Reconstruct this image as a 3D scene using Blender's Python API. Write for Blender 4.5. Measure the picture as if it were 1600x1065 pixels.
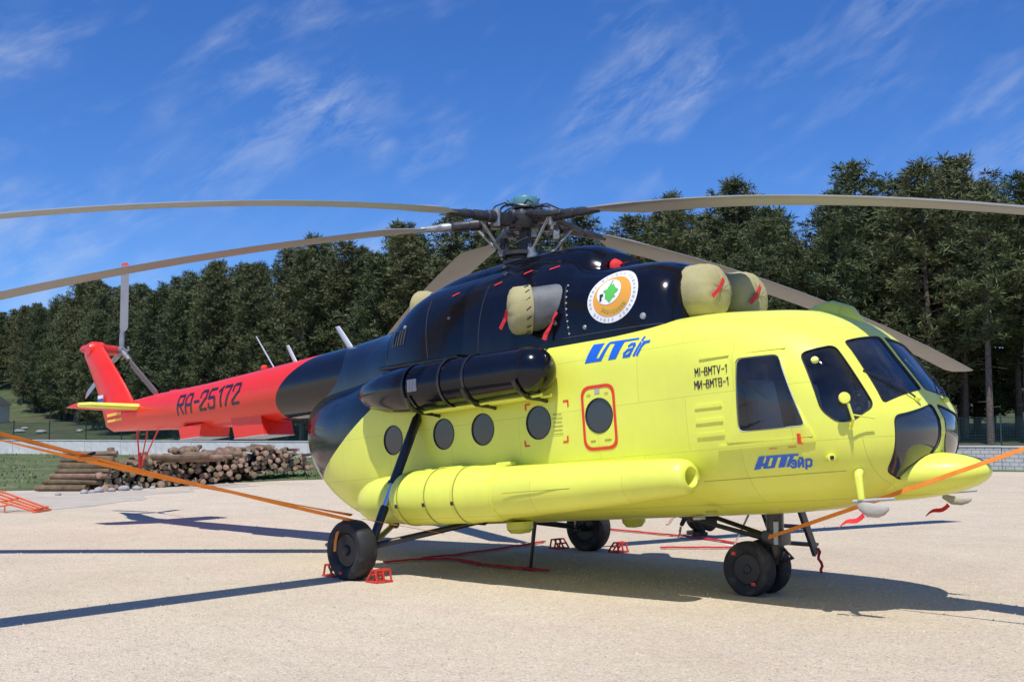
import bpy, bmesh, math, random
import numpy as np
from mathutils import Vector, Matrix, Quaternion
from mathutils.geometry import delaunay_2d_cdt
random.seed(7)
for _o in list(bpy.data.objects): bpy.data.objects.remove(_o)
scene = bpy.context.scene
COL = scene.collection
R_ = math.radians

# ------------------------------------------------------------------ camera
CAM_POS = Vector((10.513, -10.462, 1.700))
CAM_R = Vector((0.7241394, 0.6896481, -0.0027560))
CAM_U = Vector((0.0643672, -0.0636065, 0.9958971))
CAM_F = Vector((-0.6866433, 0.7213458, 0.0904506))
cd = bpy.data.cameras.new('camera'); cam = bpy.data.objects.new('camera', cd); COL.objects.link(cam)
cd.sensor_width = 36.0; cd.lens = 36.0*1670/1600; cd.clip_start = 0.1; cd.clip_end = 12000
cam.matrix_world = Matrix(((CAM_R.x, CAM_U.x, -CAM_F.x, CAM_POS.x), (CAM_R.y, CAM_U.y, -CAM_F.y, CAM_POS.y),
                           (CAM_R.z, CAM_U.z, -CAM_F.z, CAM_POS.z), (0, 0, 0, 1)))
scene.camera = cam

# ------------------------------------------------------------------ sun, sky, exposure
TO_SUN = Vector((0.26, -0.40, 1.0)).normalized()
sl = bpy.data.lights.new('sun', 'SUN'); sl.energy = 4.5; sl.angle = R_(0.55); sl.color = (1.0, 0.97, 0.92)
sun = bpy.data.objects.new('sun', sl); COL.objects.link(sun); sun.location = (0, 0, 40)
sun.rotation_euler = TO_SUN.to_track_quat('Z', 'Y').to_euler()
world = bpy.data.worlds.new('World'); scene.world = world; world.use_nodes = True
nt = world.node_tree; nt.nodes.clear()
def N(tree, kind, **kw):
    n = tree.nodes.new(kind)
    for k, v in kw.items():
        if k in n.inputs.keys(): n.inputs[k].default_value = v
        else: setattr(n, k, v)
    return n
def LK(tree, a, b): tree.links.new(a, b)
def MATH(tree, op, a, b=None, c=None, clamp=False):
    n = tree.nodes.new('ShaderNodeMath'); n.operation = op; n.use_clamp = clamp
    for i, v in enumerate((a, b, c)):
        if v is None: continue
        if isinstance(v, (int, float)): n.inputs[i].default_value = v
        else: tree.links.new(v, n.inputs[i])
    return n.outputs[0]
sky = N(nt, 'ShaderNodeTexSky', sky_type='NISHITA', sun_disc=False, altitude=300.0, air_density=1.0, dust_density=0.0, ozone_density=3.5)
sky.sun_elevation = math.asin(TO_SUN.z); sky.sun_rotation = math.atan2(TO_SUN.x, TO_SUN.y)
hsv = N(nt, 'ShaderNodeHueSaturation', Saturation=1.22, Value=1.0); LK(nt, sky.outputs[0], hsv.inputs['Color'])
tint = N(nt, 'ShaderNodeMix', data_type='RGBA', blend_type='MULTIPLY'); tint.inputs['Factor'].default_value = 1.0; tint.inputs['B'].default_value = (0.67, 0.82, 1.17, 1); LK(nt, hsv.outputs[0], tint.inputs['A'])
tc = N(nt, 'ShaderNodeTexCoord'); sp = N(nt, 'ShaderNodeSeparateXYZ'); LK(nt, tc.outputs['Generated'], sp.inputs[0])
azi = MATH(nt, 'ARCTAN2', sp.outputs[1], sp.outputs[0]); ele = MATH(nt, 'ADD', MATH(nt, 'ARCSINE', sp.outputs[2]), 0.047)
# cirrus: streaks that climb to the right, broken into patches
ca, sa = math.cos(R_(-30)), math.sin(R_(-30))
au = MATH(nt, 'MULTIPLY_ADD', azi, -1.0, -0.047)
u1 = MATH(nt, 'ADD', MATH(nt, 'MULTIPLY', au, ca), MATH(nt, 'MULTIPLY', ele, -sa))
v1 = MATH(nt, 'ADD', MATH(nt, 'MULTIPLY', au, sa), MATH(nt, 'MULTIPLY', ele, ca))
def cloud_noise(su, sv, scale, detail, dist, off, rough=0.6):
    cb = N(nt, 'ShaderNodeCombineXYZ'); LK(nt, MATH(nt, 'MULTIPLY', u1, su), cb.inputs[0]); LK(nt, MATH(nt, 'MULTIPLY', v1, sv), cb.inputs[1]); cb.inputs[2].default_value = off
    nz = N(nt, 'ShaderNodeTexNoise', Scale=scale, Detail=detail, Roughness=rough, Distortion=dist); LK(nt, cb.outputs[0], nz.inputs['Vector']); return nz.outputs['Fac']
def RAMP(tree, fac, stops):
    r = N(tree, 'ShaderNodeValToRGB'); LK(tree, fac, r.inputs[0]); e = r.color_ramp.elements
    e[0].position, e[0].color = stops[0][0], (*stops[0][1], 1) if len(stops[0][1]) == 3 else stops[0][1]
    e[1].position, e[1].color = stops[-1][0], (*stops[-1][1], 1)
    for p, c in stops[1:-1]:
        q = e.new(p); q.color = (*c, 1)
    return r.outputs[0]
G1 = lambda v: (v, v, v)
patch = RAMP(nt, cloud_noise(1.0, 2.0, 5.2, 3.0, 0.4, 10.5), [(0.48, G1(0)), (0.72, G1(1))])
wisp = RAMP(nt, cloud_noise(1.0, 3.0, 13.0, 9.0, 0.28, 21.0, 0.66), [(0.40, G1(0)), (0.80, G1(1))])
veil = RAMP(nt, cloud_noise(1.0, 3.0, 3.0, 6.0, 0.6, 7.7), [(0.50, G1(0)), (0.82, G1(0.26))])
cf = MATH(nt, 'ADD', MATH(nt, 'MULTIPLY', patch, wisp), MATH(nt, 'MULTIPLY', veil, wisp), clamp=True)
cf = MATH(nt, 'MULTIPLY', cf, 0.66)
mx = N(nt, 'ShaderNodeMix', data_type='RGBA'); LK(nt, cf, mx.inputs['Factor']); LK(nt, tint.outputs['Result'], mx.inputs['A']); mx.inputs['B'].default_value = (5.4, 6.0, 7.0, 1)
bg = N(nt, 'ShaderNodeBackground', Strength=0.122); LK(nt, mx.outputs['Result'], bg.inputs['Color'])
wo = N(nt, 'ShaderNodeOutputWorld'); LK(nt, bg.outputs[0], wo.inputs[0])
vs = scene.view_settings; vs.view_transform = 'Standard'; vs.look = 'None'; vs.exposure = 0.0; vs.gamma = 1.0; vs.use_curve_mapping = False
scene.render.engine = 'CYCLES'

# ------------------------------------------------------------------ materials
MATS = {}
def MK(name, base, rough=0.5, metal=0.0, coat=0.0, var=0.08, vscale=3.0, bump=0.0, bscale=40.0, coords='Object', spec=0.5, sub=None, dirt=None, rand=0.0, coat_rough=0.04):
    """procedural material: base colour broken up by noise, rough varied, optional fine bump and dirt patches"""
    m = bpy.data.materials.new(name); m.use_nodes = True; t = m.node_tree; b = t.nodes['Principled BSDF']
    tcn = N(t, 'ShaderNodeTexCoord'); src = tcn.outputs[coords]
    nz = N(t, 'ShaderNodeTexNoise', Scale=vscale, Detail=6.0, Roughness=0.6); LK(t, src, nz.inputs['Vector'])
    lo = tuple(max(0, c*(1-var)) for c in base); hi = tuple(min(1, c*(1+var)) for c in base)
    col = RAMP(t, nz.outputs['Fac'], [(0.3, lo), (0.7, hi)])
    if dirt:
        dcol, dscale, amount = dirt
        dz = N(t, 'ShaderNodeTexNoise', Scale=dscale, Detail=8.0, Roughness=0.65, Distortion=0.3); LK(t, src, dz.inputs['Vector'])
        f = RAMP(t, dz.outputs['Fac'], [(0.5, G1(0)), (0.75, G1(amount))])
        mixn = N(t, 'ShaderNodeMix', data_type='RGBA'); LK(t, f, mixn.inputs['Factor']); LK(t, col, mixn.inputs['A']); mixn.inputs['B'].default_value = (*dcol, 1); col = mixn.outputs['Result']
    if rand > 0:
        oi = N(t, 'ShaderNodeObjectInfo'); h = N(t, 'ShaderNodeHueSaturation'); LK(t, col, h.inputs['Color'])
        LK(t, MATH(t, 'ADD', MATH(t, 'MULTIPLY', oi.outputs['Random'], 2*rand), 1-rand), h.inputs['Value'])
        LK(t, MATH(t, 'ADD', MATH(t, 'MULTIPLY', oi.outputs['Random'], -0.05), 0.525), h.inputs['Hue']); col = h.outputs[0]
    LK(t, col, b.inputs['Base Color'])
    rr = RAMP(t, nz.outputs['Fac'], [(0.2, G1(max(0, rough-0.07))), (0.8, G1(min(1, rough+0.07)))]); LK(t, rr, b.inputs['Roughness'])
    b.inputs['Metallic'].default_value = metal; b.inputs['Coat Weight'].default_value = coat; b.inputs['Coat Roughness'].default_value = coat_rough
    b.inputs['Specular IOR Level'].default_value = spec
    if bump > 0:
        bz = N(t, 'ShaderNodeTexNoise', Scale=bscale, Detail=5.0); LK(t, src, bz.inputs['Vector'])
        bn = N(t, 'ShaderNodeBump', Strength=bump, Distance=0.02); LK(t, bz.outputs['Fac'], bn.inputs['Height']); LK(t, bn.outputs[0], b.inputs['Normal'])
    MATS[name] = m; return m

# ------------------------------------------------------------------ mesh helpers
class MB:
    """collects shapes, links them as one mesh object"""
    def __init__(s): s.v = []; s.f = []; s.m = []
    def add(s, vs, fs, mi=0):
        o = len(s.v); s.v += [tuple(v) for v in vs]; s.f += [tuple(i+o for i in f) for f in fs]; s.m += [mi]*len(fs); return s
    def box(s, c, d, rot=None, mi=0, bev=0.0):
        hx, hy, hz = d[0]/2, d[1]/2, d[2]/2; c = Vector(c)
        if bev <= 0:
            vs = [Vector((x*hx, y*hy, z*hz)) for z in (-1, 1) for y in (-1, 1) for x in (-1, 1)]
            fs = [(0, 2, 3, 1), (4, 5, 7, 6), (0, 1, 5, 4), (2, 6, 7, 3), (0, 4, 6, 2), (1, 3, 7, 5)]
        else:
            bm = bmesh.new(); bmesh.ops.create_cube(bm, size=1.0)
            for q in bm.verts: q.co = Vector((q.co.x*d[0], q.co.y*d[1], q.co.z*d[2]))
            bmesh.ops.bevel(bm, geom=bm.edges[:], offset=bev, segments=2, affect='EDGES', profile=0.7)
            vs = [q.co.copy() for q in bm.verts]; bm.verts.index_update(); fs = [[q.index for q in f.verts] for f in bm.faces]; bm.free()
        if rot is not None: vs = [rot @ v for v in vs]
        return s.add([v+c for v in vs], fs, mi)
    def tube(s, pts, rad, seg=10, cap=True, mi=0, flat=1.0):
        pts = [Vector(p) for p in pts]; n = len(pts); rad = [rad]*n if isinstance(rad, (int, float)) else rad
        vs = []; fs = []; up = None
        for i, p in enumerate(pts):
            t = (pts[min(i+1, n-1)]-pts[max(i-1, 0)]).normalized()
            if up is None: up = Vector((0, 0, 1)) if abs(t.z) < 0.9 else Vector((1, 0, 0))
            a = t.cross(up).normalized(); b = a.cross(t).normalized(); up = b
            for k in range(seg):
                w = 2*math.pi*k/seg; vs.append(p+a*math.cos(w)*rad[i]+b*math.sin(w)*rad[i]*flat)
        for i in range(n-1):
            for k in range(seg): fs.append((i*seg+k, i*seg+(k+1) % seg, (i+1)*seg+(k+1) % seg, (i+1)*seg+k))
        if cap: fs.append(tuple(range(seg))[::-1]); fs.append(tuple((n-1)*seg+k for k in range(seg)))
        return s.add(vs, fs, mi)
    def lathe(s, prof, origin, axis, seg=24, mi=0, mis=None, cap=True):
        """prof: list of (distance along axis, radius)"""
        o = Vector(origin); ax = Vector(axis).normalized(); h = Vector((0, 0, 1)) if abs(ax.z) < 0.9 else Vector((1, 0, 0))
        a = ax.cross(h).normalized(); b = ax.cross(a).normalized(); vs = []; 
        for d, r in prof:
            for k in range(seg):
                w = 2*math.pi*k/seg; vs.append(o+ax*d+(a*math.cos(w)+b*math.sin(w))*max(r, 1e-4))
        for i in range(len(prof)-1):
            fs = [(i*seg+k, i*seg+(k+1) % seg, (i+1)*seg+(k+1) % seg, (i+1)*seg+k) for k in range(seg)]
            base = len(s.v)
            s.f += [tuple(x+base for x in f) for f in fs]; s.m += [mis[i] if mis else mi]*len(fs)
        base = len(s.v)
        if cap:
            s.f.append(tuple(base+k for k in range(seg))); s.m.append(mis[0] if mis else mi)
            s.f.append(tuple(base+(len(prof)-1)*seg+k for k in range(seg))); s.m.append(mis[-1] if mis else mi)
        s.v += [tuple(v) for v in vs]; return s
    def loft(s, rings, cap=True, mi=0):
        n = len(rings[0]); vs = [p for r in rings for p in r]; fs = []
        for i in range(len(rings)-1):
            for k in range(n): fs.append((i*n+k, i*n+(k+1) % n, (i+1)*n+(k+1) % n, (i+1)*n+k))
        if cap:
            for i in (0, len(rings)-1):
                c = sum((Vector(p) for p in rings[i]), Vector())/n; vs.append(tuple(c)); ci = len(vs)-1
                for k in range(n): fs.append((ci, i*n+k, i*n+(k+1) % n))
        return s.add(vs, fs, mi)
    def build(s, name, mats, parent=None, smooth=True, angle=35):
        me = bpy.data.meshes.new(name); me.from_pydata(s.v, [], s.f); mats = mats if isinstance(mats, (list, tuple)) else [mats]
        for m in mats: me.materials.append(MATS[m] if isinstance(m, str) else m)
        if len(mats) > 1: me.polygons.foreach_set('material_index', s.m)
        bm = bmesh.new(); bm.from_mesh(me); bmesh.ops.recalc_face_normals(bm, faces=bm.faces); bm.to_mesh(me); bm.free()
        if smooth:
            me.polygons.foreach_set('use_smooth', [True]*len(me.polygons)); me.set_sharp_from_angle(angle=R_(angle))
        me.update()
        o = bpy.data.objects.new(name, me); COL.objects.link(o); o.parent = parent; return o
def tag(o, label=None, cat=None, group=None, kind=None):
    if label: o['label'] = label
    if cat: o['category'] = cat
    if group: o['group'] = group
    if kind: o['kind'] = kind
    return o
def empty(name, loc=(0, 0, 0), rot=(0, 0, 0)):
    o = bpy.data.objects.new(name, None); COL.objects.link(o); o.location = loc; o.rotation_euler = rot; o.empty_display_size = 0.2; return o
def copy_tree(o, parent=None):
    c = o.copy(); COL.objects.link(c); c.parent = parent
    for ch in o.children: copy_tree(ch, c)
    return c
def evaluated_mesh(o):
    dg = bpy.context.evaluated_depsgraph_get(); dg.update(); return bpy.data.meshes.new_from_object(o.evaluated_get(dg))
# ------------------------------------------------------------------ setting: ground, verge, wall, hill
def gravel_material():
    m = bpy.data.materials.new('gravel'); m.use_nodes = True; t = m.node_tree; b = t.nodes['Principled BSDF']
    c = N(t, 'ShaderNodeTexCoord').outputs['Object']
    def nz(scale, det=6.0, dist=0.0, rough=0.6, vec=None):
        n = N(t, 'ShaderNodeTexNoise', Scale=scale, Detail=det, Roughness=rough, Distortion=dist); LK(t, vec or c, n.inputs['Vector']); return n.outputs['Fac']
    big = RAMP(t, nz(0.10, 5, 0.6), [(0.32, (0.55, 0.458, 0.345)), (0.5, (0.615, 0.52, 0.372)), (0.68, (0.645, 0.55, 0.41))])
    # streaks of finer, pinker sand left by wheels and by the grader
    mp = N(t, 'ShaderNodeMapping'); mp.inputs['Rotation'].default_value = (0, 0, R_(38)); mp.inputs['Scale'].default_value = (0.09, 1.1, 1); LK(t, c, mp.inputs['Vector'])
    st = RAMP(t, nz(1.0, 7, 0.5, 0.62, mp.outputs[0]), [(0.46, G1(0)), (0.66, G1(0.55))])
    m1 = N(t, 'ShaderNodeMix', data_type='RGBA'); LK(t, st, m1.inputs['Factor']); LK(t, big, m1.inputs['A']); m1.inputs['B'].default_value = (0.62, 0.485, 0.375, 1)
    # grains: pale chips and darker specks
    vo = N(t, 'ShaderNodeTexVoronoi', Scale=58.0, Randomness=1.0); LK(t, c, vo.inputs['Vector'])
    gr = N(t, 'ShaderNodeSeparateColor'); LK(t, vo.outputs['Color'], gr.inputs[0])
    chips = RAMP(t, gr.outputs[0], [(0.0, G1(0.55)), (0.12, G1(0.86)), (0.75, G1(1.03)), (1.0, G1(1.25))])
    m2 = N(t, 'ShaderNodeMix', data_type='RGBA', blend_type='MULTIPLY'); m2.inputs['Factor'].default_value = 0.75; LK(t, m1.outputs['Result'], m2.inputs['A']); LK(t, chips, m2.inputs['B'])
    sp_ = RAMP(t, nz(9.0, 9, 0.4, 0.75), [(0.26, G1(0.55)), (0.42, G1(1.0)), (0.75, G1(1.08))])
    md = RAMP(t, nz(0.8, 8, 0.8, 0.65), [(0.3, (0.93, 0.91, 0.90)), (0.55, (1.03, 1.02, 1.02)), (0.75, (1.09, 1.09, 1.10))])
    mm = N(t, 'ShaderNodeMix', data_type='RGBA', blend_type='MULTIPLY'); mm.inputs['Factor'].default_value = 1.0; LK(t, sp_, mm.inputs['A']); LK(t, md, mm.inputs['B']); sp_ = mm.outputs['Result']
    m3 = N(t, 'ShaderNodeMix', data_type='RGBA', blend_type='MULTIPLY'); m3.inputs['Factor'].default_value = 0.8; LK(t, m2.outputs['Result'], m3.inputs['A']); LK(t, sp_, m3.inputs['B'])
    LK(t, m3.outputs['Result'], b.inputs['Base Color']); b.inputs['Roughness'].default_value = 0.95; b.inputs['Specular IOR Level'].default_value = 0.2
    h = MATH(t, 'ADD', MATH(t, 'MULTIPLY', vo.outputs['Distance'], 0.6), nz(22.0, 8, 0, 0.7))
    h = MATH(t, 'ADD', h, MATH(t, 'MULTIPLY', nz(1.7, 5), 2.5))
    bn = N(t, 'ShaderNodeBump', Strength=0.8, Distance=0.02); LK(t, h, bn.inputs['Height']); LK(t, bn.outputs[0], b.inputs['Normal'])
    MATS['gravel'] = m
gravel_material()
MK('asphalt', (0.47, 0.405, 0.325), 0.93, var=0.14, vscale=1.3, bump=0.4, bscale=60, dirt=((0.58, 0.49, 0.36), 0.45, 1.0))
MK('verge_soil', (0.085, 0.115, 0.032), 0.95, var=0.45, vscale=0.9, bump=0.5, bscale=14, dirt=((0.23, 0.17, 0.11), 0.35, 0.95))
MK('hill_floor', (0.060, 0.082, 0.026), 0.95, var=0.5, vscale=0.5, bump=0.5, bscale=8, dirt=((0.13, 0.09, 0.055), 0.12, 1.0))
MK('grass_blade', (0.17, 0.22, 0.06), 0.7, var=0.45, vscale=1.5)
MK('concrete', (0.66, 0.645, 0.61), 0.9, var=0.12, vscale=1.2, bump=0.25, bscale=18, dirt=((0.25, 0.24, 0.21), 0.8, 0.7))
MK('coping', (0.60, 0.59, 0.56), 0.85, var=0.1, vscale=2, bump=0.2, bscale=30)
MK('fence_green', (0.012, 0.040, 0.034), 0.5, var=0.15)
MK('plaster_white', (0.75, 0.74, 0.70), 0.9, var=0.05)
MK('roof_tile', (0.42, 0.40, 0.38), 0.85, var=0.25, vscale=6)
MK('dark_pane', (0.03, 0.035, 0.04), 0.15)
def block_material():
    m = MK('concrete_block', (0.52, 0.51, 0.48), 0.9, var=0.1, vscale=1.5, bump=0.2, bscale=25); t = m.node_tree; b = t.nodes['Principled BSDF']
    br = N(t, 'ShaderNodeTexBrick', Scale=1.0); br.inputs['Brick Width'].default_value = 0.42; br.inputs['Row Height'].default_value = 0.2; br.inputs['Mortar Size'].default_value = 0.018
    g = N(t, 'ShaderNodeTexCoord'); mp = N(t, 'ShaderNodeMapping'); mp.inputs['Rotation'].default_value = (R_(90), 0, 0); LK(t, g.outputs['Object'], mp.inputs[0]); LK(t, mp.outputs[0], br.inputs['Vector'])
    old = b.inputs['Base Color'].links[0].from_socket; mu = N(t, 'ShaderNodeMix', data_type='RGBA', blend_type='MULTIPLY'); mu.inputs['Factor'].default_value = 1.0
    LK(t, old, mu.inputs['A']); LK(t, RAMP(t, br.outputs['Fac'], [(0.0, G1(1.0)), (1.0, G1(0.45))]), mu.inputs['B']); LK(t, mu.outputs['Result'], b.inputs['Base Color'])
block_material()

def smooth01(t): t = max(0.0, min(1.0, t)); return t*t*(3-2*t)
def hash2(i, j): 
    x = math.sin(i*127.1+j*311.7)*43758.5453; return x-math.floor(x)
def vnoise(x, y):
    i, j = math.floor(x), math.floor(y); fx, fy = smooth01(x-i), smooth01(y-j)
    a = hash2(i, j)*(1-fx)+hash2(i+1, j)*fx; b = hash2(i, j+1)*(1-fx)+hash2(i+1, j+1)*fx; return a*(1-fy)+b*fy-0.5
def resample(poly, n):
    d = [0]
    for a, b in zip(poly, poly[1:]): d.append(d[-1]+math.dist(a, b))
    out = []
    for k in range(n):
        s = d[-1]*k/(n-1); i = max(j for j in range(len(d)-1) if d[j] <= s+1e-9); f = (s-d[i])/(d[i+1]-d[i])
        out.append(tuple(a+(b-a)*f for a, b in zip(poly[i], poly[i+1])))
    return out
WALL = [(24, 49.3), (-3.7, 46.4), (-30, 43.0), (-55, 37.6), (-75, 30.6), (-94, 21.2), (-125, 3.0), (-175, -30)]
def wall_base(x): return 0.02+max(0.0, -8-x)*0.0060
# the gravel yard: one sheet to the horizon, a fine grid only where it is seen close
mb = MB(); gx = [-4000, -600, -150, -60]+[-40+2.0*i for i in range(41)]+[60, 150, 600, 4000]; gy = [-4000, -600, -100, -30]+[-16+2.0*i for i in range(36)]+[70, 110, 300, 1000, 4000]
def ground_z(x, y):
    if -40 <= x <= 40 and -16 <= y <= 54: return 0.0
    return -0.0
mb.add([(x, y, 0.0) for y in gy for x in gx], [(j*len(gx)+i, j*len(gx)+i+1, (j+1)*len(gx)+i+1, (j+1)*len(gx)+i) for j in range(len(gy)-1) for i in range(len(gx)-1)])
tag(mb.build('ground', 'gravel', smooth=False), kind='structure')
# worn asphalt apron showing beside the log pile
ap = [(-46, -15), (-30, -8), (-20, -3.2), (-16.2, -0.9), (-15.4, 0.3), (-16.4, 2.3), (-18.0, 4.2), (-20.2, 5.7), (-21.2, 7.6), (-22.9, 8.6), (-23.0, 11.5), (-24.8, 11.5), (-24.9, 8), (-23.6, 5.2), (-27, 1.5), (-44, -9), (-56, -18)]
apf = []
for a, b in zip(ap, ap[1:]+ap[:1]):
    n = max(1, int(math.dist(a, b)/0.5))
    for k in range(n):
        f = k/n; x = a[0]+(b[0]-a[0])*f; y = a[1]+(b[1]-a[1])*f; apf.append((x+vnoise(x*1.3, y*1.3)*0.7, y+vnoise(x*1.1+9, y*1.1)*0.7))
mb = MB(); mb.add([(x, y, 0.006) for x, y in apf], [tuple(range(len(apf)))]); tag(mb.build('asphalt_apron', 'asphalt', smooth=False), kind='structure')
# grass verge rising from the yard to the foot of the wall
EDGE = [(24, 48.2), (-6.5, 45.0), (-17, 40.5), (-24.5, 26), (-26.6, 18), (-26.0, 11), (-24.6, 6.2), (-28, 2), (-45, -9.5), (-75, -30), (-120, -60)]
E_ = resample(EDGE, 200); W_ = resample([(24, 49.3), (-3.7, 46.4), (-30, 43.0), (-55, 37.6), (-75, 30.6), (-94, 21.2), (-125, 3.0), (-150, -13.5)], 200); mb = MB(); vs = []; NT = 26
def verge_z(f, bx): return 0.008+(wall_base(bx)+0.02)*smooth01(f*1.15)
for i in range(200):
    for j in range(NT):
        f = j/(NT-1); x = E_[i][0]+(W_[i][0]-E_[i][0])*f; y = E_[i][1]+(W_[i][1]-E_[i][1])*f
        if j == 0: x += vnoise(i*0.7, 1)*0.9; y += vnoise(i*0.7, 5)*0.9
        vs.append((x, y, verge_z(f, W_[i][0])+(0.14*vnoise(x*0.5, y*0.5)+0.06*vnoise(x*1.7, y*1.7))*min(1, f*6)*min(1, (1-f)*6+0.1)*min(1, max(0, (-12-x)*0.1))))
mb.add(vs, [(i*NT+j, (i+1)*NT+j, (i+1)*NT+j+1, i*NT+j+1) for i in range(199) for j in range(NT-1)])
verge_v = vs; tag(mb.build('grass_verge', 'verge_soil'), kind='structure')
mb = MB()
for _ in range(15000):
    i = random.randrange(40, 175); j = random.randrange(0, NT-1); a = Vector(verge_v[i*NT+j]); b = Vector(verge_v[(i+1)*NT+j+1]); q = a.lerp(b, random.random()); q += Vector((random.uniform(-.5, .5), random.uniform(-.5, .5), 0))
    if vnoise(q.x*0.35, q.y*0.35)+0.25*vnoise(q.x*1.5, q.y*1.5) < -0.08: continue
    h = random.uniform(0.05, 0.16); an = random.uniform(0, 6.28); w = Vector((math.cos(an), math.sin(an), 0))*random.uniform(0.03, 0.09); ln = Vector((random.uniform(-.06, .06), random.uniform(-.06, .06), h))
    mb.add([q-w-Vector((0, 0, .03)), q+w-Vector((0, 0, .03)), q+ln], [(0, 1, 2)])
tag(mb.build('verge_grass', 'grass_blade', smooth=False), 'short green grass on the verge around the log pile', 'grass', kind='stuff')

# concrete wall in cast panels with a coping, wire fence standing on it
WP = resample(WALL[:-1], 44); wr = empty('concrete_wall', (WP[0][0], WP[0][1], 0)); tag(wr, 'low pale concrete boundary wall between the gravel yard and the pine forest', 'wall')
fr = empty('wire_fence', (WP[0][0], WP[0][1], 1.2)); tag(fr, 'dark green welded wire fence standing on top of the low concrete wall', 'fence')
O0 = Vector((WP[0][0], WP[0][1], 0)); OF = Vector((WP[0][0], WP[0][1], 1.2))
gm = MB()
for k in range(44): gm.box(((k+0.5)/44, 0, 0.72), (0.012/3.5, 0.010, 1.44))
for k in range(10): gm.box((0.5, 0.012, 0.04+k*0.15), (1.0, 0.010, 0.014))
wire_me = None; post_me = None
for i in range(43):
    a, b = Vector((*WP[i], 0)), Vector((*WP[i+1], 0)); d = b-a; ln = d.length; ang = math.atan2(d.y, d.x); za = wall_base(a.x); zb = wall_base(b.x)
    mid = (a+b)/2; z = (za+zb)/2; m = MB().box((0, 0, 0.56), (ln-0.03, 0.22, 1.16), bev=0.012)
    p = m.build('panel', 'concrete_block' if i < 13 else 'concrete', wr, smooth=False); p.location = mid-O0+Vector((0, 0, z)); p.rotation_euler = (0, 0, ang)
    c = MB().box((0, 0, 1.185), (ln-0.004, 0.30, 0.075), bev=0.01).build('coping', 'coping', wr, smooth=False); c.location = mid-O0+Vector((0, 0, z)); c.rotation_euler = (0, 0, ang)
    if wire_me is None: wo_ = gm.build('wire_panel', 'fence_green', fr, smooth=False); wire_me = wo_.data
    else: wo_ = bpy.data.objects.new('wire_panel', wire_me); COL.objects.link(wo_); wo_.parent = fr
    wo_.location = a-OF+Vector((0, 0, z+1.25)); wo_.rotation_euler = (0, 0, ang); wo_.scale = (ln, 1, 1)
    if post_me is None: po = MB().box((0, 0.03, 0.80), (0.07, 0.05, 1.66), bev=0.006).build('post', 'fence_green', fr, smooth=False); post_me = po.data
    else: po = bpy.data.objects.new('post', post_me); COL.objects.link(po); po.parent = fr
    po.location = a-OF+Vector((0, 0, za+1.24)); po.rotation_euler = (0, 0, ang)

# wooded hill behind the wall
HW = resample(WALL, 110)
def wall_dist(x, y):
    best = (1e9, 0, 0)
    for (ax, ay), (bx, by) in zip(WALL, WALL[1:]):
        dx, dy = bx-ax, by-ay; f = max(0, min(1, ((x-ax)*dx+(y-ay)*dy)/(dx*dx+dy*dy))); px, py = ax+dx*f, ay+dy*f; d = math.hypot(x-px, y-py)
        if d < best[0]: best = (d, px, py)
    return best
def hill_z(x, y):
    d, px, py = wall_dist(x, y); s = 0.055+0.01*smooth01((-px-45)/45)
    return wall_base(px)+0.85+s*d+min(5.5, 0.28*max(0, d-46))+0.5*vnoise(x*0.12, y*0.12)*min(1, d/6)
mb = MB(); vs = []; ND = 34
for i in range(110):
    a = HW[max(0, i-1)]; b = HW[min(109, i+1)]; tx, ty = b[0]-a[0], b[1]-a[1]; l = math.hypot(tx, ty); nx, ny = ty/l, -tx/l
    if ny < 0: nx, ny = -nx, -ny
    nx, ny = nx*0.35-0.30, ny*0.65+0.35; l = math.hypot(nx, ny); nx /= l; ny /= l
    for j in range(ND):
        d = 0.13+260*(j/(ND-1))**1.8; x = HW[i][0]+nx*d; y = HW[i][1]+ny*d; vs.append((x, y, hill_z(x, y)))
mb.add(vs, [(i*ND+j, (i+1)*ND+j, (i+1)*ND+j+1, i*ND+j+1) for i in range(109) for j in range(ND-1)])
tag(mb.build('hill', 'hill_floor'), kind='structure')

# ------------------------------------------------------------------ pine forest
def needle_material(name, c1, c2, c3):
    m = bpy.data.materials.new(name); m.use_nodes = True; t = m.node_tree; b = t.nodes['Principled BSDF']
    g = N(t, 'ShaderNodeNewGeometry'); oi = N(t, 'ShaderNodeObjectInfo')
    nz = N(t, 'ShaderNodeTexNoise', Scale=0.9, Detail=3.0); LK(t, N(t, 'ShaderNodeTexCoord').outputs['Object'], nz.inputs['Vector'])
    f = MATH(t, 'ADD', MATH(t, 'MULTIPLY', g.outputs['Random Per Island'], 0.55), MATH(t, 'MULTIPLY', nz.outputs['Fac'], 0.5))
    f = MATH(t, 'ADD', f, MATH(t, 'MULTIPLY', MATH(t, 'SUBTRACT', oi.outputs['Random'], 0.5), 0.30))
    LK(t, RAMP(t, f, [(0.15, c1), (0.5, c2), (0.85, c3)]), b.inputs['Base Color']); b.inputs['Roughness'].default_value = 0.62; b.inputs['Specular IOR Level'].default_value = 0.35
    MATS[name] = m
needle_material('needles', (0.042, 0.070, 0.028), (0.076, 0.106, 0.039), (0.140, 0.148, 0.053))
needle_material('needles_olive', (0.050, 0.072, 0.028), (0.085, 0.104, 0.038), (0.150, 0.145, 0.054))
MK('pine_bark', (0.125, 0.098, 0.078), 0.95, var=0.5, vscale=5, bump=0.8, bscale=12, rand=0.35)
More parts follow.
